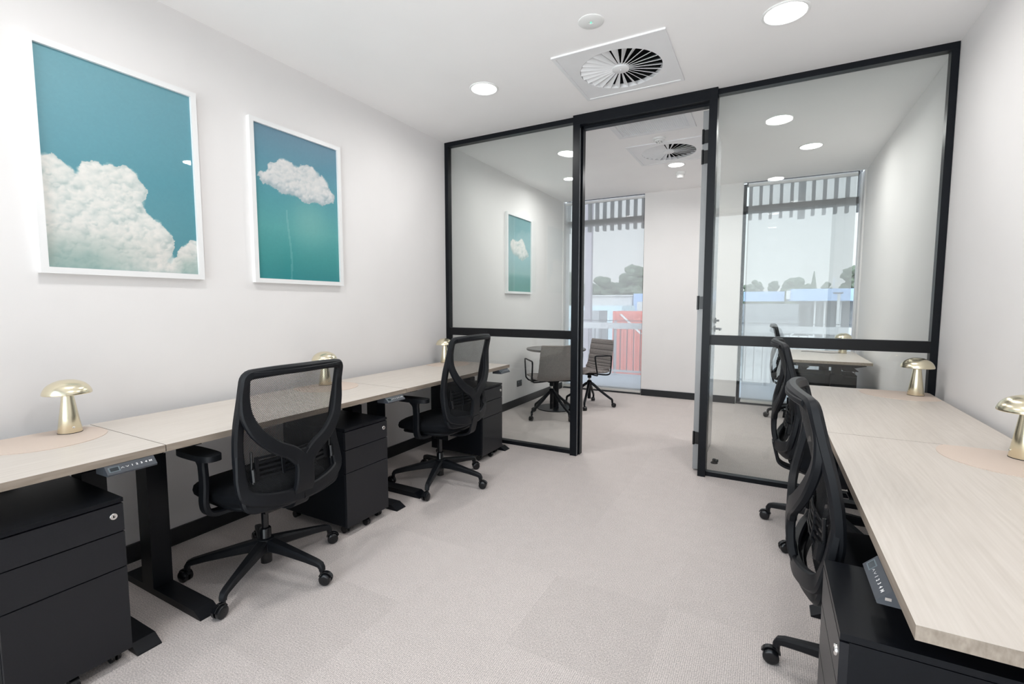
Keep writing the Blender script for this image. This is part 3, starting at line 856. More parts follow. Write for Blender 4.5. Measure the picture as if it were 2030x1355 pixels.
# lamps and pads
def lamp(x, y, lab, z=ZD+.002):
    e = empty('mushroom_lamp', (x, y, z)); tag(e, lab, 'table lamp', 'brass mushroom table lamps')
    bm = bmesh.new(); lathe(bm, [(.001, .0), (.0385, 0), (.0390, .002), (.0270, .088), (.0165, .168), (.0160, .172)], (0, 0, 0), 48); obj('stem', bm, 'brass', e, smooth=True)
    bm = bmesh.new(); lathe(bm, [(.0395, 0), (.0395, .003), (.0375, .003)], (0, 0, -.0005), 48); obj('foot_ring', bm, 'plastic_gloss', e, smooth=True)
    bm = bmesh.new(); lathe(bm, [(.012, .170), (.050, .168), (.073, .160), (.0765, .1585), (.0772, .161), (.0762, .167), (.0725, .177), (.066, .188), (.056, .198), (.043, .206), (.026, .2125), (.012, .2145), (.001, .215)], (0, 0, 0), 56); obj('shade', bm, 'brass', e, smooth=True)
    q = (Vector((0, 0, 0))-Vector((x, y, 0))); ang = math.atan2(-y+.2, (-.9 if x < 0 else -.9)-x)
    a = 0 if x < 0 else PI
    bm = bmesh.new(); mq = Matrix.Rotation(a, 4, 'Z') @ Matrix.Rotation(PI/2-.12, 4, 'Y')
    lathe(bm, [(.0042, -.001), (.0042, .0022), (.003, .003), (.0004, .0026)], Matrix.Rotation(a, 4, 'Z') @ Vector((.0358, 0, .024)), 16, mq); obj('touch_button', bm, 'chrome', e, smooth=True)
    return e
DLx = (-2.565, -1.95); DRx = (.228, .846)
def lp(px, py, pr, xl_, yl_, lx_, ly_, l1, l2):
    pad(px, py, pr, xl_, yl_, l1); lamp(lx_, ly_, l2)
lp(-2.430, .705, .190, (-2.562, 0), (-1, .892), -2.470, .800, 'tan pad under the brass lamp on the front left desk', 'brass mushroom lamp on the front left desk, nearest on the left wall')
lp(-2.430, 2.035, .190, (-2.562, 0), (-1, 2.220), -2.490, 2.075, 'tan pad on the middle left desk, seen behind the chair back', 'brass mushroom lamp on the middle left desk, half hidden behind the nearest chair')
lp(-2.440, 3.330, .190, (-2.562, 0), (-1, 3.548), -2.515, 3.390, 'tan pad on the left desk by the glass partition', 'brass mushroom lamp in the left corner by the glass partition')
lp(.752, 2.150, .205, (-1, .843), (-1, 2.277), .780, 2.195, 'large tan pad on the bottom right desk, cut off by the photo edge', 'brass mushroom lamp cut off by the right edge of the photo')
lp(.700, 3.455, .200, (-1, .843), (-1, 3.567), .762, 3.450, 'tan pad on the right desk by the glass partition', 'brass mushroom lamp on the right desk by the glass partition')
lamp(.715, 6.08, 'brass mushroom lamp on the far room desk', ZD)
bm = bmesh.new()
tube(bm, smooth_path([(.68, 6.07, ZD+.003), (.60, 6.02, ZD+.003), (.50, 6.04, ZD+.003), (.42, 6.12, ZD+.003), (.34, 6.10, ZD+.003)], 6), .0022, 6)
o = obj('lamp_cable', bm, 'plastic', smooth=True); tag(o, 'thin dark lamp cable lying across the far room desk', 'cable')

# ---------------------------------------------------------------- mesh office chair
def caster(parent, x, y, ang, r=.026):
    """twin wheel caster, swivel at (x,y), trailing direction ang"""
    bm = bmesh.new()
    c = Vector((x, y, 0)); d = Vector((math.cos(ang), math.sin(ang), 0)); s = Vector((-d.y, d.x, 0))
    w = c + d*.018
    cyl(bm, c+Vector((0, 0, .045)), c+Vector((0, 0, .078)), .009, 12)
    for k in (-1, 1):
        q = d.to_track_quat('X', 'Z').to_matrix().to_4x4()
        axis = s*k
        m = axis.to_track_quat('Z', 'Y').to_matrix().to_4x4()
        lathe(bm, [(.004, .005), (r, .005), (r, .017), (r-.003, .0205), (r-.010, .0225), (.001, .0225)], w+Vector((0, 0, r)), 24, m)
    # hood
    pts = [w+Vector((0, 0, r))+(Vector((0, 0, 1))*math.sin(a)+d*math.cos(a))*(r+.004) for a in [R(20+14*i) for i in range(11)]]
    nn = [(p-(w+Vector((0, 0, r)))).normalized() for p in pts]
    ribbon(bm, pts, .018, .005, nn)
    return obj('caster', bm, 'plastic_gloss', parent, smooth=True)

def back_surface(y, z):
    """local x of back frame for lateral y (m) and height z"""
    u = min(abs(y)/.235, 1.0)
    prof = np.interp(z, [.41, .46, .52, .60, .68, .77, .87, .98], [-.216, -.205, -.194, -.186, -.192, -.210, -.236, -.262])
    return float(prof)-.042*(1-u*u)
def mesh_chair(lab, phase=8, dz=0.0):
    e = empty('office_chair'); tag(e, lab, 'office chair', 'black mesh-back office chairs')
    BX = lambda y, z: Vector((back_surface(y, z), y, z+dz))
    nB = Vector((-1, 0, 0))
    # perimeter rim (front mesh frame): rounded polygon
    def half(z): return float(np.interp(z, [.415, .60, .70, .80, .975], [.212, .226, .231, .231, .226]))
    def fillet(poly, rad, n=5):
        out = []
        for i, p in enumerate(poly):
            p = Vector(p); a = (Vector(poly[i-1])-p); b = (Vector(poly[(i+1) % len(poly)])-p)
            r_ = min(rad[i], a.length*.45, b.length*.45); a = p+a.normalized()*r_; b = p+b.normalized()*r_
            for k in range(n+1):
                t = k/n; out.append(a*(1-t)**2+p*2*t*(1-t)+b*t*t)
        return out
    poly = [(-.216, .420), (-.226, .60), (-.231, .75), (-.226, .968), (-.11, .976), (.11, .976), (.226, .968), (.231, .75), (.226, .60), (.216, .420), (.10, .412), (-.10, .412)]
    rad = [.030, .05, .05, .028, .05, .05, .028, .05, .05, .030, .05, .05]
    loop0 = fillet(poly, rad); loop = []
    for i, p in enumerate(loop0):
        q = loop0[(i+1) % len(loop0)]; n = max(1, int((q-p).length/.03))
        for k in range(n): loop.append(tuple(p.lerp(q, k/n)))
    P = [BX(y, z) for y, z in loop]
    top = [(y, .974) for y in np.linspace(-.205, .205, 15)]
    bm = bmesh.new()
    ribbon(bm, P, .038, .034, nB, closed=True, rnd=.5)
    # top bar gets a second rolled lip
    tp = [BX(y, z-.004)+Vector((-.012, 0, 0)) for y, z in top]
    ribbon(bm, tp, .022, .018, nB, rnd=.6)
    # Y brace on the rear
    V3 = lambda y, z, x: Vector((x, y, z+dz))
    for s in (-1, 1):
        cp = smooth_path([V3(s*y, z, x) for y, z, x in ((.224, .935, -.256), (.225, .87, -.246), (.218, .80, -.248), (.187, .728, -.264), (.125, .664, -.281), (.060, .624, -.288), (.022, .588, -.289))], 5); n = len(cp)
        ribbon(bm, cp, [float(np.interp(i/(n-1), [0, .3, .7, 1], [.034, .046, .056, .064])) for i in range(n)], [.026]*n, nB, rnd=.45)
        cp = smooth_path([V3(s*y, z, x) for y, z, x in ((.226, .650, -.194), (.229, .59, -.202), (.231, .535, -.212), (.222, .478, -.228), (.165, .452, -.250), (.08, .436, -.268), (0, .430, -.273))], 5); n = len(cp)
        ribbon(bm, cp, [float(np.interp(i/(n-1), [0, .3, .6, 1], [.034, .046, .054, .058])) for i in range(n)], [.026]*n, nB, rnd=.45)
    cp = smooth_path([V3(0, z, x) for z, x in ((.625, -.286), (.56, -.291), (.50, -.289), (.46, -.281), (.422, -.262))], 5); n = len(cp)
    ribbon(bm, cp, [float(np.interp(i/(n-1), [0, .3, 1], [.100, .080, .100])) for i in range(n)], [.026]*n, nB, rnd=.4)
    bf = obj('back_frame', bm, 'plastic', e, smooth=True)
    # mesh net
    bm = bmesh.new(); uvl = bm.loops.layers.uv.new('UVMap')
    NY, NZ = 16, 18
    g = []
    for j in range(NZ+1):
        z = .425+(.966-.425)*j/NZ; hw = half(z)-.008
        g.append([bm.verts.new(BX(hw*(2*i/NY-1), z)+Vector((.008, 0, 0))) for i in range(NY+1)])
    for j in range(NZ):
        for i in range(NY):
            f = bm.faces.new((g[j][i], g[j][i+1], g[j+1][i+1], g[j+1][i]))
            for l in f.loops: l[uvl].uv = (l.vert.co.y, l.vert.co.z)
    obj('back_mesh', bm, 'mesh', e, smooth=True)
    # lumbar support: slotted curved plate with end grips
    bm = bmesh.new()
    for k in range(5):
        z = .536+k*.020
        ribbon(bm, [BX(y, z)+Vector((-.004, 0, 0)) for y in np.linspace(-.165, .165, 13)], .010, .006, nB)
    for y in (-.165, -.06, .06, .165):
        ribbon(bm, [BX(y, z)+Vector((-.004, 0, 0)) for z in (.528, .575, .622)], .016, .008, nB)
    obj('lumbar_support', bm, 'plastic', e, smooth=True)
    for s in (-1, 1):
        bm = bmesh.new()
        ribbon(bm, [BX(s*.190, z)+Vector((-.022, 0, 0)) for z in (.530, .555, .580)], .018, .026, nB, rnd=.6)
        ribbon(bm, [BX(s*.190, z)+Vector((-.016, 0, 0)) for z in (.520, .580, .650)], .008, .010, nB, rnd=.6)
        obj('lumbar_grip', bm, 'plastic_gloss', e, smooth=True)
    # seat cushion: superellipse loaf
    def loaf(bm, x0, x1, hw, z0, z1, front=0.0):
        NU, NV = 28, 10
        rings = []
        for j in range(NV+1):
            ph = -PI/2+PI*j/NV
            rr = math.cos(ph)**.35 if math.cos(ph) > 1e-6 else 0.0; zz = math.copysign(abs(math.sin(ph))**.7, math.sin(ph))
            ring = []
            for i in range(NU):
                t = 2*PI*i/NU; c, s = math.cos(t), math.sin(t)
                ex = math.copysign(abs(c)**.55, c); ey = math.copysign(abs(s)**.55, s)
                x = (x0+x1)/2+ex*rr*(x1-x0)/2; y = ey*rr*hw
                z = (z0+z1)/2+zz*(z1-z0)/2
                if front and x > x1-.13: z -= front*((x-(x1-.13))/.13)**2
                ring.append(bm.verts.new((x, y, z+dz)))
            rings.append(ring)
        for a, b in zip(rings, rings[1:]):
            for i in range(NU):
                try: bm.faces.new((a[i], a[(i+1) % NU], b[(i+1) % NU], b[i]))
                except ValueError: pass
        bmesh.ops.remove_doubles(bm, verts=bm.verts[:], dist=.0005)
    bm = bmesh.new(); loaf(bm, -.225, .245, .235, .395, .475, .030); obj('seat', bm, 'seat_fabric', e, smooth=True)
    bm = bmesh.new(); loaf(bm, -.19, .215, .205, .372, .412, .02); obj('seat_pan', bm, 'plastic', e, smooth=True)
    bm = bmesh.new(); box(bm, -.12, .09, -.075, .075, .325+dz, .380+dz); box(bm, -.05, .05, -.13, .13, .345+dz, .372+dz)
    obj('tilt_mechanism', bm, 'plastic_gloss', e, bev=.010)
    # J bar joining back to mechanism
    bm = bmesh.new()
    cp = smooth_path([(-.288, 0, .50+dz), (-.272, 0, .43+dz), (-.255, 0, .385+dz), (-.20, 0, .362+dz), (-.10, 0, .350+dz)], 5)
    nn = []
    for i in range(len(cp)):
        t = (cp[min(i+1, len(cp)-1)]-cp[max(i-1, 0)]).normalized(); nn.append(Vector((t.z, 0, -t.x)))
    ribbon(bm, cp, .072, .016, nn, rnd=.4); obj('back_bracket', bm, 'plastic', e, smooth=True)
    # armrests
    for s in (-1, 1):
        a = .256*s
        bm = bmesh.new()
        cp = smooth_path([(-.02, s*.16, .372+dz), (-.01, s*.225, .372+dz), (-.005, s*.252, .385+dz), (-.003, s*.262, .425+dz), (0, a, .50+dz), (.004, a, .575+dz), (.012, a, .612+dz)], 6)
        n = len(cp); nn = []
        for i in range(n):
            t = (cp[min(i+1, n-1)]-cp[max(i-1, 0)]).normalized(); nn.append(Vector((1, 0, 0)).cross(t))
        ribbon(bm, cp, [float(np.interp(i/(n-1), [0, .25, .5, .85, 1], [.060, .052, .046, .046, .085])) for i in range(n)], .024, nn, rnd=.5)
        ar = obj('armrest', bm, 'plastic', e, smooth=True)
        bm = bmesh.new()
        oc = []
        for i in range(28):
            t = 2*PI*i/28; c, q = math.cos(t), math.sin(t)
            oc.append((.030+math.copysign(abs(c)**.6, c)*.125, a+math.copysign(abs(q)**.6, q)*.042))
        prism(bm, oc, .612+dz, .636+dz); obj('arm_pad', bm, 'plastic_gloss' if False else 'plastic', ar, bev=.006, smooth=True)
    bm = bmesh.new(); cyl(bm, (.03, -.08, .350+dz), (.03, -.24, .345+dz), .005, 8); ribbon(bm, [(.03, -.235, .345+dz), (.032, -.30, .343+dz)], .030, .010, Vector((0, 0, 1))); obj('lever', bm, 'plastic', e, smooth=True)
    # gas lift
    bm = bmesh.new(); lathe(bm, [(.0245, .045), (.0245, .205), (.021, .21), (.015, .212), (.015, .34+dz)], (0, 0, 0), 28, None, True, True); obj('gas_lift', bm, 'plastic_gloss', e, smooth=True)
    bm = bmesh.new(); lathe(bm, [(.028, .095), (.045, .102), (.046, .135), (.036, .160), (.028, .164)], (0, 0, 0), 32, None, True, True); obj('base_hub', bm, 'plastic', e, smooth=True)
    for i in range(5):
        t = R(72*i); d = Vector((math.cos(t), math.sin(t), 0)); up = Vector((0, 0, 1))
        bm = bmesh.new()
        cp = [d*.025+up*.130, d*.09+up*.124, d*.16+up*.114, d*.24+up*.102, d*.295+up*.092, d*.312+up*.086, d*.320+up*.074, d*.321+up*.062]
        nn = [up]*5+[(up+d*.5).normalized(), (up*.3+d).normalized(), d]
        ribbon(bm, cp, [.052, .048, .042, .035, .031, .029, .027, .026], [.058, .046, .038, .031, .028, .026, .022, .020], nn, rnd=.4)
        lg = obj('base_leg', bm, 'plastic', e, smooth=True)
        caster(lg, .318*math.cos(t), .318*math.sin(t), t+R((15, -30, 10, -35, -15)[i]))
    return e
def place(e, x, y, rz, phase=0.0, back=0.0):
    e.location = (x, y, 0); e.rotation_euler = (0, 0, R(rz))
    for ch in e.children:
        k = ch.name.split('.')[0]
        if k == 'base_leg': ch.rotation_euler = (0, 0, R(phase-rz))
        if k in ('back_frame', 'back_mesh', 'lumbar_support', 'lumbar_grip'): ch.location = (0, 0, back)
    return e
def relabel(o, lab): o['label'] = lab; return o
CH = mesh_chair('black mesh-back office chair nearest on the left, facing the middle left desk')
place(CH, -2.013, 1.315, 180, 9)
place(relabel(copy_tree(CH), 'black mesh-back office chair on the left beside the glass partition'), -1.982, 2.605, 182, 4, .045)
place(relabel(copy_tree(CH), 'black mesh-back office chair nearest on the right, seen edge-on from behind'), .380, 1.712, 0, 165, .0)
c2 = place(relabel(copy_tree(CH), 'black mesh-back office chair on the right just before the glass partition'), .342, 2.91, 1, 158, .060)
place(relabel(copy_tree(CH), 'black mesh-back office chair in the far room at the far desk'), .345, 5.945, 0, 126, .03)
bm = bmesh.new(); prism(bm, [(-.012, 0), (.014, .004), (.018, .05), (.002, .062), (-.010, .05)], -.001, .001, lambda a, b, c: (a, c, b))
rt = obj('swing_tag', bm, 'red', c2); rt.location = (-.06, .09, .30); rt['label'] = 'small red tag'

# ---------------------------------------------------------------- meeting chairs
def meeting_chair(lab, phase):
    e = empty('meeting_chair'); tag(e, lab, 'chair', 'grey upholstered meeting chairs')
    # profile of the shell (x forward, z up) from seat front to top of back
    prof = smooth_path([(.235, .430), (.20, .448), (.10, .440), (-.04, .425), (-.13, .428), (-.175, .470), (-.198, .56), (-.215, .68), (-.232, .80)] and
                       [(.235, 0, .425), (.20, 0, .446), (.10, 0, .440), (-.04, 0, .426), (-.13, 0, .432), (-.178, 0, .478), (-.200, 0, .56), (-.218, 0, .68), (-.236, 0, .805)], 6)
    n = len(prof); NY = 14
    def hw(t): return float(np.interp(t, [0, .08, .3, .5, .62, .9, 1], [.185, .215, .222, .215, .215, .205, .190]))
    def shell(off, groove):
        g = []
        for i in range(n):
            t = i/(n-1); p = prof[i]
            tg = (prof[min(i+1, n-1)]-prof[max(i-1, 0)]).normalized(); nr = Vector((tg.z, 0, -tg.x))  # front/up side normal
            row = []
            for j in range(NY+1):
                u = 2*j/NY-1; w = hw(t)
                bend = .035*u*u*(1 if t > .5 else .25)
                dd = off*(1-max(0, abs(u)-.85)/.15*.7)
                if groove and t > .12: dd += -.005*max(0, math.cos(2*PI*i/3.0))**3
                row.append(p+nr*(bend+dd)+Vector((0, w*u, 0)))
            g.append(row)
        return g
    bm = bmesh.new()
    A = shell(.014, True); B = shell(-.014, False)
    va = [[bm.verts.new(q) for q in r] for r in A]; vb = [[bm.verts.new(q) for q in r] for r in B]
    for i in range(n-1):
        for j in range(NY):
            bm.faces.new((va[i][j], va[i][j+1], va[i+1][j+1], va[i+1][j])); bm.faces.new((vb[i][j], vb[i+1][j], vb[i+1][j+1], vb[i][j+1]))
        bm.faces.new((va[i][0], va[i+1][0], vb[i+1][0], vb[i][0])); bm.faces.new((va[i][NY], vb[i][NY], vb[i+1][NY], va[i+1][NY]))
    for j in range(NY):
        bm.faces.new((va[0][j], vb[0][j], vb[0][j+1], va[0][j+1])); bm.faces.new((va[-1][j], va[-1][j+1], vb[-1][j+1], vb[-1][j]))
    obj('shell', bm, 'weave', e, smooth=True)
    # channel seams on the sitting side
    bm = bmesh.new()
    for i in range(9, n-1, 3):
        tube(bm, [q for q in A[i]], .0022, 6)
    obj('seam_piping', bm, 'plastic', e, smooth=True)
    for s in (-1, 1):
        a = .262*s
        bm = bmesh.new()
        tube(bm, smooth_path([(.05, s*.05, .402), (.06, s*.18, .400), (.085, s*.235, .408), (.11, a, .44)], 5)[:-1]+smooth_path([(.11, a, .44), (.135, a, .56), (.145, a, .625), (.13, a, .640), (.05, a, .638), (-.085, a, .632), (-.105, a, .620), (-.108, a, .58), (-.098, a, .455), (-.085, s*.245, .41), (-.05, s*.17, .400), (-.02, s*.05, .402)], 5), .0085, 8)
        obj('armrest', bm, 'black_frame', e, smooth=True)
    bm = bmesh.new(); box(bm, -.07, .09, -.06, .06, .392, .412); cyl(bm, (0, 0, .345), (0, 0, .395), .024, 20); obj('seat_bracket', bm, 'black_frame', e)
    bm = bmesh.new(); lathe(bm, [(.012, .30), (.012, .35)], (0, 0, 0), 16, None, True, True); obj('gas_lift', bm, 'chrome', e, smooth=True)
    bm = bmesh.new(); lathe(bm, [(.020, .09), (.020, .25), (.032, .27), (.030, .305), (.016, .318)], (0, 0, 0), 24, None, True, True); obj('column', bm, 'black_frame', e, smooth=True)
    for i in range(4):
        t = R(phase+90*i); d = Vector((math.cos(t), math.sin(t), 0)); up = Vector((0, 0, 1))
        bm = bmesh.new()
        cp = smooth_path([d*.01+up*.285, d*.05+up*.265, d*.14+up*.190, d*.24+up*.118, d*.272+up*.098, d*.280+up*.080, d*.281+up*.055], 4)
        tube(bm, cp, [float(np.interp(k/(len(cp)-1), [0, 1], [.018, .0115])) for k in range(len(cp))], 10)
        lg = obj('base_leg', bm, 'black_frame', e, smooth=True)
        caster(lg, .281*math.cos(t), .281*math.sin(t), t+R(30), r=.024)
    return e
MC = meeting_chair('grey meeting chair with its plain back turned to the glass, partly behind the door post', 0)
M1 = place(MC, -2.06, 4.725, 135, 65)
M2 = place(relabel(copy_tree(MC), 'grey meeting chair with horizontal channels, in front of the left far window'), -1.885, 5.47, 240, 8)

# round table
e = empty('round_table', (-2.19, 5.145, 0)); tag(e, 'small round dark-topped meeting table on a flat disc base in the far room', 'table')
bm = bmesh.new(); lathe(bm, [(.001, .694), (.335, .694), (.348, .700), (.35, .706), (.35, .716), (.346, .720), (.001, .720)], (0, 0, 0), 64); obj('tabletop', bm, 'table_top', e, smooth=True)
bm = bmesh.new(); lathe(bm, [(.036, .012), (.036, .694)], (0, 0, 0), 32); lathe(bm, [(.001, .680), (.14, .680), (.14, .6938)], (0, 0, 0), 32); obj('column', bm, 'black_frame', e, smooth=True)
bm = bmesh.new(); lathe(bm, [(.001, 0), (.218, 0), (.222, .004), (.220, .010), (.08, .014), (.001, .015)], (0, 0, 0), 64); obj('base', bm, 'black_frame', e, smooth=True)

# ---------------------------------------------------------------- outside
GZ = -5.0
structure(rbox('balcony_floor', (-6.5, 5.0, YW+.26, 8.50, -.30, -.03), 'deck'))
g = structure(rbox('ground', (-260, 160, 8.6, 420, GZ-.3, GZ), 'asphalt'))
# railing
RY = 8.30
e = empty('balcony_railing', (0, RY, 0)); tag(e, 'balcony railing with wide pale top band and thin dark balusters outside the far windows', 'railing')
rbox('top_band', (-6.4, 4.9, -.03, .03, .80, .905), 'rail_grey', e, bev=.004)
rbox('bottom_rail', (-6.4, 4.9, -.02, .02, .03, .065), 'rail_grey', e, bev=.003)
bm = bmesh.new(); tube(bm, [(-6.4, -.02, .945), (4.9, -.02, .945)], .006, 8); obj('handrail_wire', bm, 'baluster', e)
x = -4.3
while x < 2.0:
    rbox('baluster', (x-.006, x+.006, -.006, .006, .065, .80), 'baluster', e); x += .118
for x in (-3.6, -2.4, -1.2, 0, 1.2):
    rbox('post', (x-.018, x+.018, .035, .065, -.03, .95), 'rail_grey', e)
# batten screen hung in front of the upper glass
e = empty('batten_screen', (0, 7.45, 0)); tag(e, 'row of dark vertical battens hanging outside above the window transoms', 'sunscreen')
k = 0
for i in range(-25, 18):
    x = -.145+i*.1225
    rbox('batten', (x-.019, x+.019, -.045, .045, 2.405, 3.25), 'batten', e)
rbox('carrier_rail', (-3.4, 2.2, -.03, .03, 3.2, 3.28), 'batten', e)
def thing1(name, bm, mat, lab, cat, group=None, loc=None, **kw):
    o = obj(name, bm, mat, **kw)
    if loc: o.location = loc
    return tag(o, lab, cat, group)
# projecting pixel -> point at forward distance, for siting the far scenery
CY, SY = math.cos(.496), math.sin(.496)
def far(px, Y):
    """x on the plane y=Y for pixel column px (horizon row)"""
    k = (px-1015)/935.82; 
    # direction = fw + k*r, horizontal
    dx = -SY+k*CY; dy = CY+k*SY
    return dx/dy*Y
def hz(row, px, Y):
    """height on plane y=Y for pixel row"""
    k = (px-1015)/935.82; dy = CY+k*SY
    D = Y/dy                      # forward depth
    return 1.241+(602.5-row)/935.82*D
# steel mast close to balcony, left window
bm = bmesh.new(); x0, x1 = far(1158, 9.6), far(1170, 9.6); box(bm, x0, x1, 9.6, 9.72, GZ, 4.6)
thing1('building_post', bm, 'mast', 'tall mauve-grey post standing outside the left far window', 'post')
bm = bmesh.new(); x0, x1 = far(1571, 9.0), far(1585, 9.0); box(bm, x0, x1, 9.0, 9.12, 2.62, 4.6)
thing1('roof_bracket', bm, 'batten', 'broad grey bracket seen between the battens above the right far window', 'bracket')
# dark utility box behind post
Y = 26
bm = bmesh.new(); box(bm, far(1156, Y), far(1187, Y), Y, Y+1.6, GZ, hz(616, 1170, Y))
thing1('utility_cabin', bm, 'ext_grey', 'grey boxy cabin seen behind the balcony railing in the left far window', 'cabin')
# red containers / truck
Y = 34
e = empty('red_container', (far(1255, Y), Y+1.2, GZ)); tag(e, 'red shipping container with white stripes in the yard beyond the left far window', 'container')
hx = (far(1310, Y)-far(1226, Y))/2; top = hz(617, 1255, Y)-GZ
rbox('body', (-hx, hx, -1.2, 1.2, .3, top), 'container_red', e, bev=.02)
bm = bmesh.new()
for i in range(int(2*hx/.3)):
    x = -hx+.12+i*.3; box(bm, x, x+.1, -1.26, -1.19, .5, top-.15)
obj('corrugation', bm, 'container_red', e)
bm = bmesh.new(); prism(bm, [(-hx+.5, top-.2), (-hx+.7, top-.2), (-hx+2.2, top-1.6), (-hx+2.0, top-1.6)], -1.28, -1.265, lambda a, b, c: (a, c, b)); obj('stripe', bm, 'ext_white', e)
rbox('skids', (-hx, hx, -1.0, 1.0, 0, .3), 'ext_dark', e)
Y = 44
bm = bmesh.new(); box(bm, far(1095, Y), far(1232, Y), Y, Y+5, GZ, hz(606, 1180, Y))
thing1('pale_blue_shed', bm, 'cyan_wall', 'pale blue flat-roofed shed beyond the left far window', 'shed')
Y = 70
bm = bmesh.new(); box(bm, far(1168, Y), far(1252, Y), Y, Y+9, GZ, hz(587, 1210, Y)); box(bm, far(1166, Y), far(1254, Y), Y-.3, Y+9.3, hz(587, 1210, Y), hz(585, 1210, Y))
thing1('white_warehouse', bm, 'ext_white', 'long white warehouse below the trees in the left far window', 'warehouse')
bm = bmesh.new(); Y = 68; box(bm, far(1255, Y), far(1400, Y), Y, Y+4, GZ, hz(582, 1270, Y))
thing1('blue_shed', bm, 'blue', 'blue shed end at the right side of the left far window', 'shed')
Y = 60
bm = bmesh.new(); box(bm, far(1262, Y), far(1400, Y), Y, Y+4, GZ, hz(598, 1270, Y)); 
thing1('low_white_store', bm, 'ext_white', 'low white store wall in front of the blue shed', 'store')
# service station with blue fascia
Y = 100
e = empty('service_station', (far(1600, Y), Y, GZ)); tag(e, 'service station canopy with a long blue fascia in the right far window', 'building')
ox = far(1600, Y)
Zc = lambda r, px, y=Y: hz(r, px, y)-GZ
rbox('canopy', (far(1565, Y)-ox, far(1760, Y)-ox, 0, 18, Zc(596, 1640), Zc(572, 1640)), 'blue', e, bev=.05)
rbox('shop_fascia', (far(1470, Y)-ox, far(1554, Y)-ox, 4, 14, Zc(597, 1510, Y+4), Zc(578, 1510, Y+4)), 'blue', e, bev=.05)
rbox('sign_board', (far(1556, Y)-ox, far(1564, Y)-ox, -.3, 0, Zc(593, 1560), Zc(576, 1560)), 'ext_white', e)
rbox('shop_wall', (far(1592, Y)-ox, far(1760, Y)-ox, 14, 17, 0, Zc(596, 1640)), 'ext_grey', e)
for px in (1616, 1636, 1668, 1700):
    rbox('column', (far(px-1.6, Y)-ox, far(px+1.6, Y)-ox, 2, 2.6, 0, Zc(596, 1640)), 'ext_white', e)
for px in (1600, 1626, 1650, 1682):
    rbox('shop_window', (far(px-6, Y)-ox, far(px+6, Y)-ox, 13.8, 14, .6, Zc(606, 1640)), 'ext_dark', e)
bm = bmesh.new(); Y2 = 130; box(bm, far(1440, Y2), far(1600, Y2), Y2, Y2+8, GZ, hz(602, 1540, Y2))
thing1('grey_wall', bm, 'ext_grey', 'long low grey wall behind the parked car in the right far window', 'wall')
# lamp pole
Y = 60
e = empty('light_pole', (far(1660, Y), Y, GZ)); tag(e, 'pale light pole in front of the service station, in the right far window', 'pole')
bm = bmesh.new(); cyl(bm, (0, 0, 0), (0, 0, hz(582, 1660, Y)-GZ), .16, 12, .13); obj('pole', bm, 'ext_white', e, smooth=True)
rbox('lamp_head', (-.5, .35, -.15, .15, hz(582, 1660, Y)-GZ, hz(579.5, 1660, Y)-GZ), 'ext_dark', e, bev=.03)
Y = 120
bm = bmesh.new(); cyl(bm, (far(1649, Y), Y, GZ), (far(1649, Y), Y, hz(551, 1649, Y)), .16, 10); box(bm, far(1649, Y)-.2, far(1662, Y), Y-.1, Y+.1, hz(558, 1649, Y), hz(557, 1649, Y))
thing1('street_light', bm, 'ext_white', 'thin white street light above the blue canopy in the right far window', 'street light')
# car
Y = 92
e = empty('parked_car', (far(1585, Y), Y, GZ)); tag(e, 'small white car parked beyond the right far window', 'car')
bm = bmesh.new(); prism(bm, [(-2.1, .35), (-2.15, .85), (-1.3, 1.0), (-.7, 1.48), (.9, 1.5), (1.6, 1.0), (2.15, .9), (2.15, .35)], -.85, .85, lambda a, b, c: (a, c, b)); obj('body', bm, 'car_paint', e, bev=.06)
bm = bmesh.new(); prism(bm, [(-1.15, 1.02), (-.65, 1.42), (.85, 1.43), (1.4, 1.02)], -.87, .87, lambda a, b, c: (a, c, b)); obj('windows', bm, 'car_glass', e)
for x in (-1.35, 1.35):
    for y in (-.88, .70):
        bm = bmesh.new(); cyl(bm, (x, y, .33), (x, y+.18, .33), .33, 18); obj('wheel', bm, 'ext_dark', e)
# trees
def tree(px, row, Y, wpx, lab, base_row=None, conifer=False, seed=0):
    r = random.Random(seed); x = far(px, Y); top = hz(row, px, Y); s = (far(px+wpx/2, Y)-far(px-wpx/2, Y))/2
    H = top-GZ
    e = empty('tree', (x, Y, GZ)); tag(e, lab, 'tree', 'trees on the horizon')
    bm = bmesh.new(); cyl(bm, (0, 0, 0), (0, 0, H*.6), s*.08+.15, 8, .1); obj('trunk', bm, 'bark', e)
    bm = bmesh.new()
    n = 70 if not conifer else 9
    for i in range(n):
        if conifer:
            z = H*(.25+.72*i/n); rr = s*(1-i/n)*1.5+.3
            cyl(bm, (0, 0, z), (0, 0, z+H*.18), rr, 10, .08); continue
        a = r.uniform(0, 2*PI); q = math.sqrt(r.random())*.75; hh = r.uniform(.22, .92)
        k = 1.15-abs(hh-.55)*1.2
        rr = s*r.uniform(.20, .42)
        c = Vector((math.cos(a)*q*s*k, math.sin(a)*q*s*k*.8, min(H*hh, H-rr*.95)))
        m = Matrix.Translation(c) @ Matrix.Diagonal((rr, rr, rr*.8, 1))
        ret = bmesh.ops.create_icosphere(bm, subdivisions=2, radius=1, matrix=m)
        for v in ret['verts']:
            v.co += (v.co-c)*r.uniform(-.22, .22)
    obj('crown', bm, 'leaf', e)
tree(1196, 545, 110, 44, 'rounded tree left of centre in the left far window', seed=1)
tree(1222, 556, 120, 40, 'lower tree filling the gap between the two tallest in the left far window', seed=2)
tree(1252, 518, 110, 64, 'tallest broad tree in the left far window', seed=3)
tree(1280, 530, 118, 50, 'tree cut off by the right edge of the left far window', seed=12)
tree(1128, 530, 100, 26, 'narrow tree at the left edge of the left far window', seed=4)
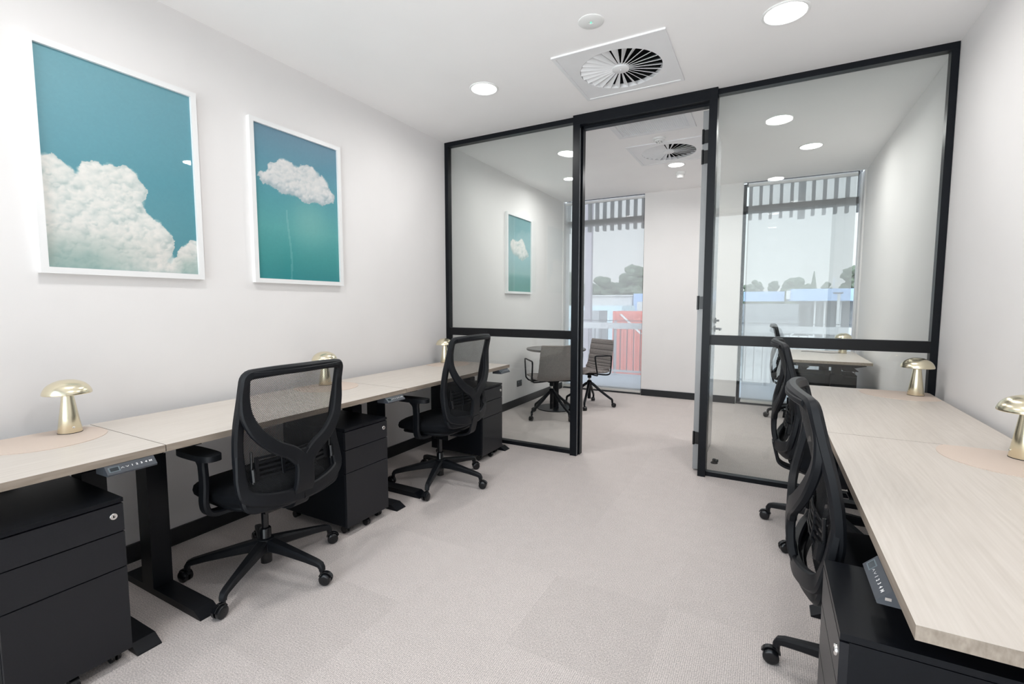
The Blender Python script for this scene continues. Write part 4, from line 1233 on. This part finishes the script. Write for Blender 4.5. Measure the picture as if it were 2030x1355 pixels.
tree(1168, 560, 125, 50, 'low tree behind the tall post in the left far window', seed=13)
tree(1500, 552, 145, 30, 'small rounded tree at the left of the right far window', seed=5)
tree(1530, 551, 158, 34, 'second small tree from the left in the right far window', seed=6)
tree(1568, 546, 146, 54, 'broad low tree in the middle of the right far window', seed=7)
tree(1609, 545, 152, 20, 'pointed conifer in the right far window', conifer=True, seed=8)
tree(1636, 555, 160, 36, 'low tree just left of the street light', seed=9)
tree(1686, 521, 132, 60, 'large dark tree at the right of the right far window', seed=10)
tree(1480, 560, 150, 30, 'low tree at the left frame of the right far window', seed=14)
tree(1590, 558, 168, 40, 'low bushy tree between the broad tree and the conifer', seed=15)
bm = bmesh.new(); r = random.Random(40); Y = 185
for px in range(1090, 1740, 7):
    c = Vector((far(px, Y), Y+r.uniform(-2, 2), GZ+r.uniform(3, 6))); rr = r.uniform(5, 6.5)
    bmesh.ops.create_icosphere(bm, subdivisions=2, radius=rr, matrix=Matrix.Translation(c))
for v in bm.verts: v.co += Vector((r.uniform(-.7, .7), r.uniform(-.7, .7), r.uniform(-.7, .7)))
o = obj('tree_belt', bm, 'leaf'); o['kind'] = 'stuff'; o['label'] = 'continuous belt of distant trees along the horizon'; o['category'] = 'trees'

# ---------------------------------------------------------------- world, camera, light
SKY_F, SKY_B = 1.2, 3.4
w = bpy.data.worlds.new('sky'); sc.world = w; w.use_nodes = True
t = w.node_tree; t.nodes.clear()
o = t.nodes.new('ShaderNodeOutputWorld'); b = t.nodes.new('ShaderNodeBackground')
tc = t.nodes.new('ShaderNodeTexCoord'); sp = t.nodes.new('ShaderNodeSeparateXYZ'); t.links.new(tc.outputs['Generated'], sp.inputs[0])
rp = t.nodes.new('ShaderNodeValToRGB'); t.links.new(sp.outputs[2], rp.inputs[0])
rp.color_ramp.elements[0].position = 0; rp.color_ramp.elements[0].color = (.86, .88, .90, 1)
rp.color_ramp.elements[1].position = .6; rp.color_ramp.elements[1].color = (.76, .84, .95, 1)
t.links.new(rp.outputs[0], b.inputs[0])
# overcast sky, raised behind the camera as added fill for the near room
mr = t.nodes.new('ShaderNodeMapRange'); mr.interpolation_type = 'SMOOTHSTEP'
mr.inputs['From Min'].default_value = .25; mr.inputs['From Max'].default_value = -.45
mr.inputs['To Min'].default_value = SKY_F; mr.inputs['To Max'].default_value = SKY_B
ms = t.nodes.new('ShaderNodeMapRange'); ms.inputs['From Min'].default_value = .05; ms.inputs['From Max'].default_value = -.35
ms.inputs['To Min'].default_value = 1.0; ms.inputs['To Max'].default_value = 1.9   # added glow below the horizon, lifts the near ceiling
mm = t.nodes.new('ShaderNodeMath'); mm.operation = 'MULTIPLY'
t.links.new(sp.outputs[2], ms.inputs[0]); t.links.new(ms.outputs[0], mm.inputs[1]); t.links.new(mr.outputs[0], mm.inputs[0])
t.links.new(sp.outputs[1], mr.inputs[0]); t.links.new(mm.outputs[0], b.inputs[1])
t.links.new(b.outputs[0], o.inputs[0])

cam = bpy.data.cameras.new('camera'); co = bpy.data.objects.new('camera', cam); COL.objects.link(co); sc.camera = co
f, yaw, pit, roll, h = 935.82148, .496, .0804, .00057, 1.24109
fw = Vector((-math.sin(yaw)*math.cos(pit), math.cos(yaw)*math.cos(pit), -math.sin(pit)))
r = Vector((math.cos(yaw), math.sin(yaw), 0)); u = r.cross(fw)
r2 = r*math.cos(roll)+u*math.sin(roll); u2 = -r*math.sin(roll)+u*math.cos(roll)
m = Matrix.Identity(4)
for i in range(3): m[i][0] = r2[i]; m[i][1] = u2[i]; m[i][2] = -fw[i]
m.translation = Vector((0, 0, h)); co.matrix_world = m
cam.sensor_width = 36; cam.sensor_fit = 'HORIZONTAL'; cam.lens = 36*f/2030; cam.clip_start = .05; cam.clip_end = 1000

sc.view_settings.view_transform = 'Standard'; sc.view_settings.look = 'None'
sc.view_settings.exposure = 0.32; sc.view_settings.gamma = 1
sc.view_settings.use_curve_mapping = False
cy = sc.cycles
cy.max_bounces = 12; cy.diffuse_bounces = 6; cy.glossy_bounces = 4; cy.transparent_max_bounces = 24; cy.transmission_bounces = 4
cy.sample_clamp_indirect = 6; cy.caustics_reflective = False; cy.caustics_refractive = False
cy.use_denoising = True
try: cy.denoiser = 'OPENIMAGEDENOISE'
except Exception: pass
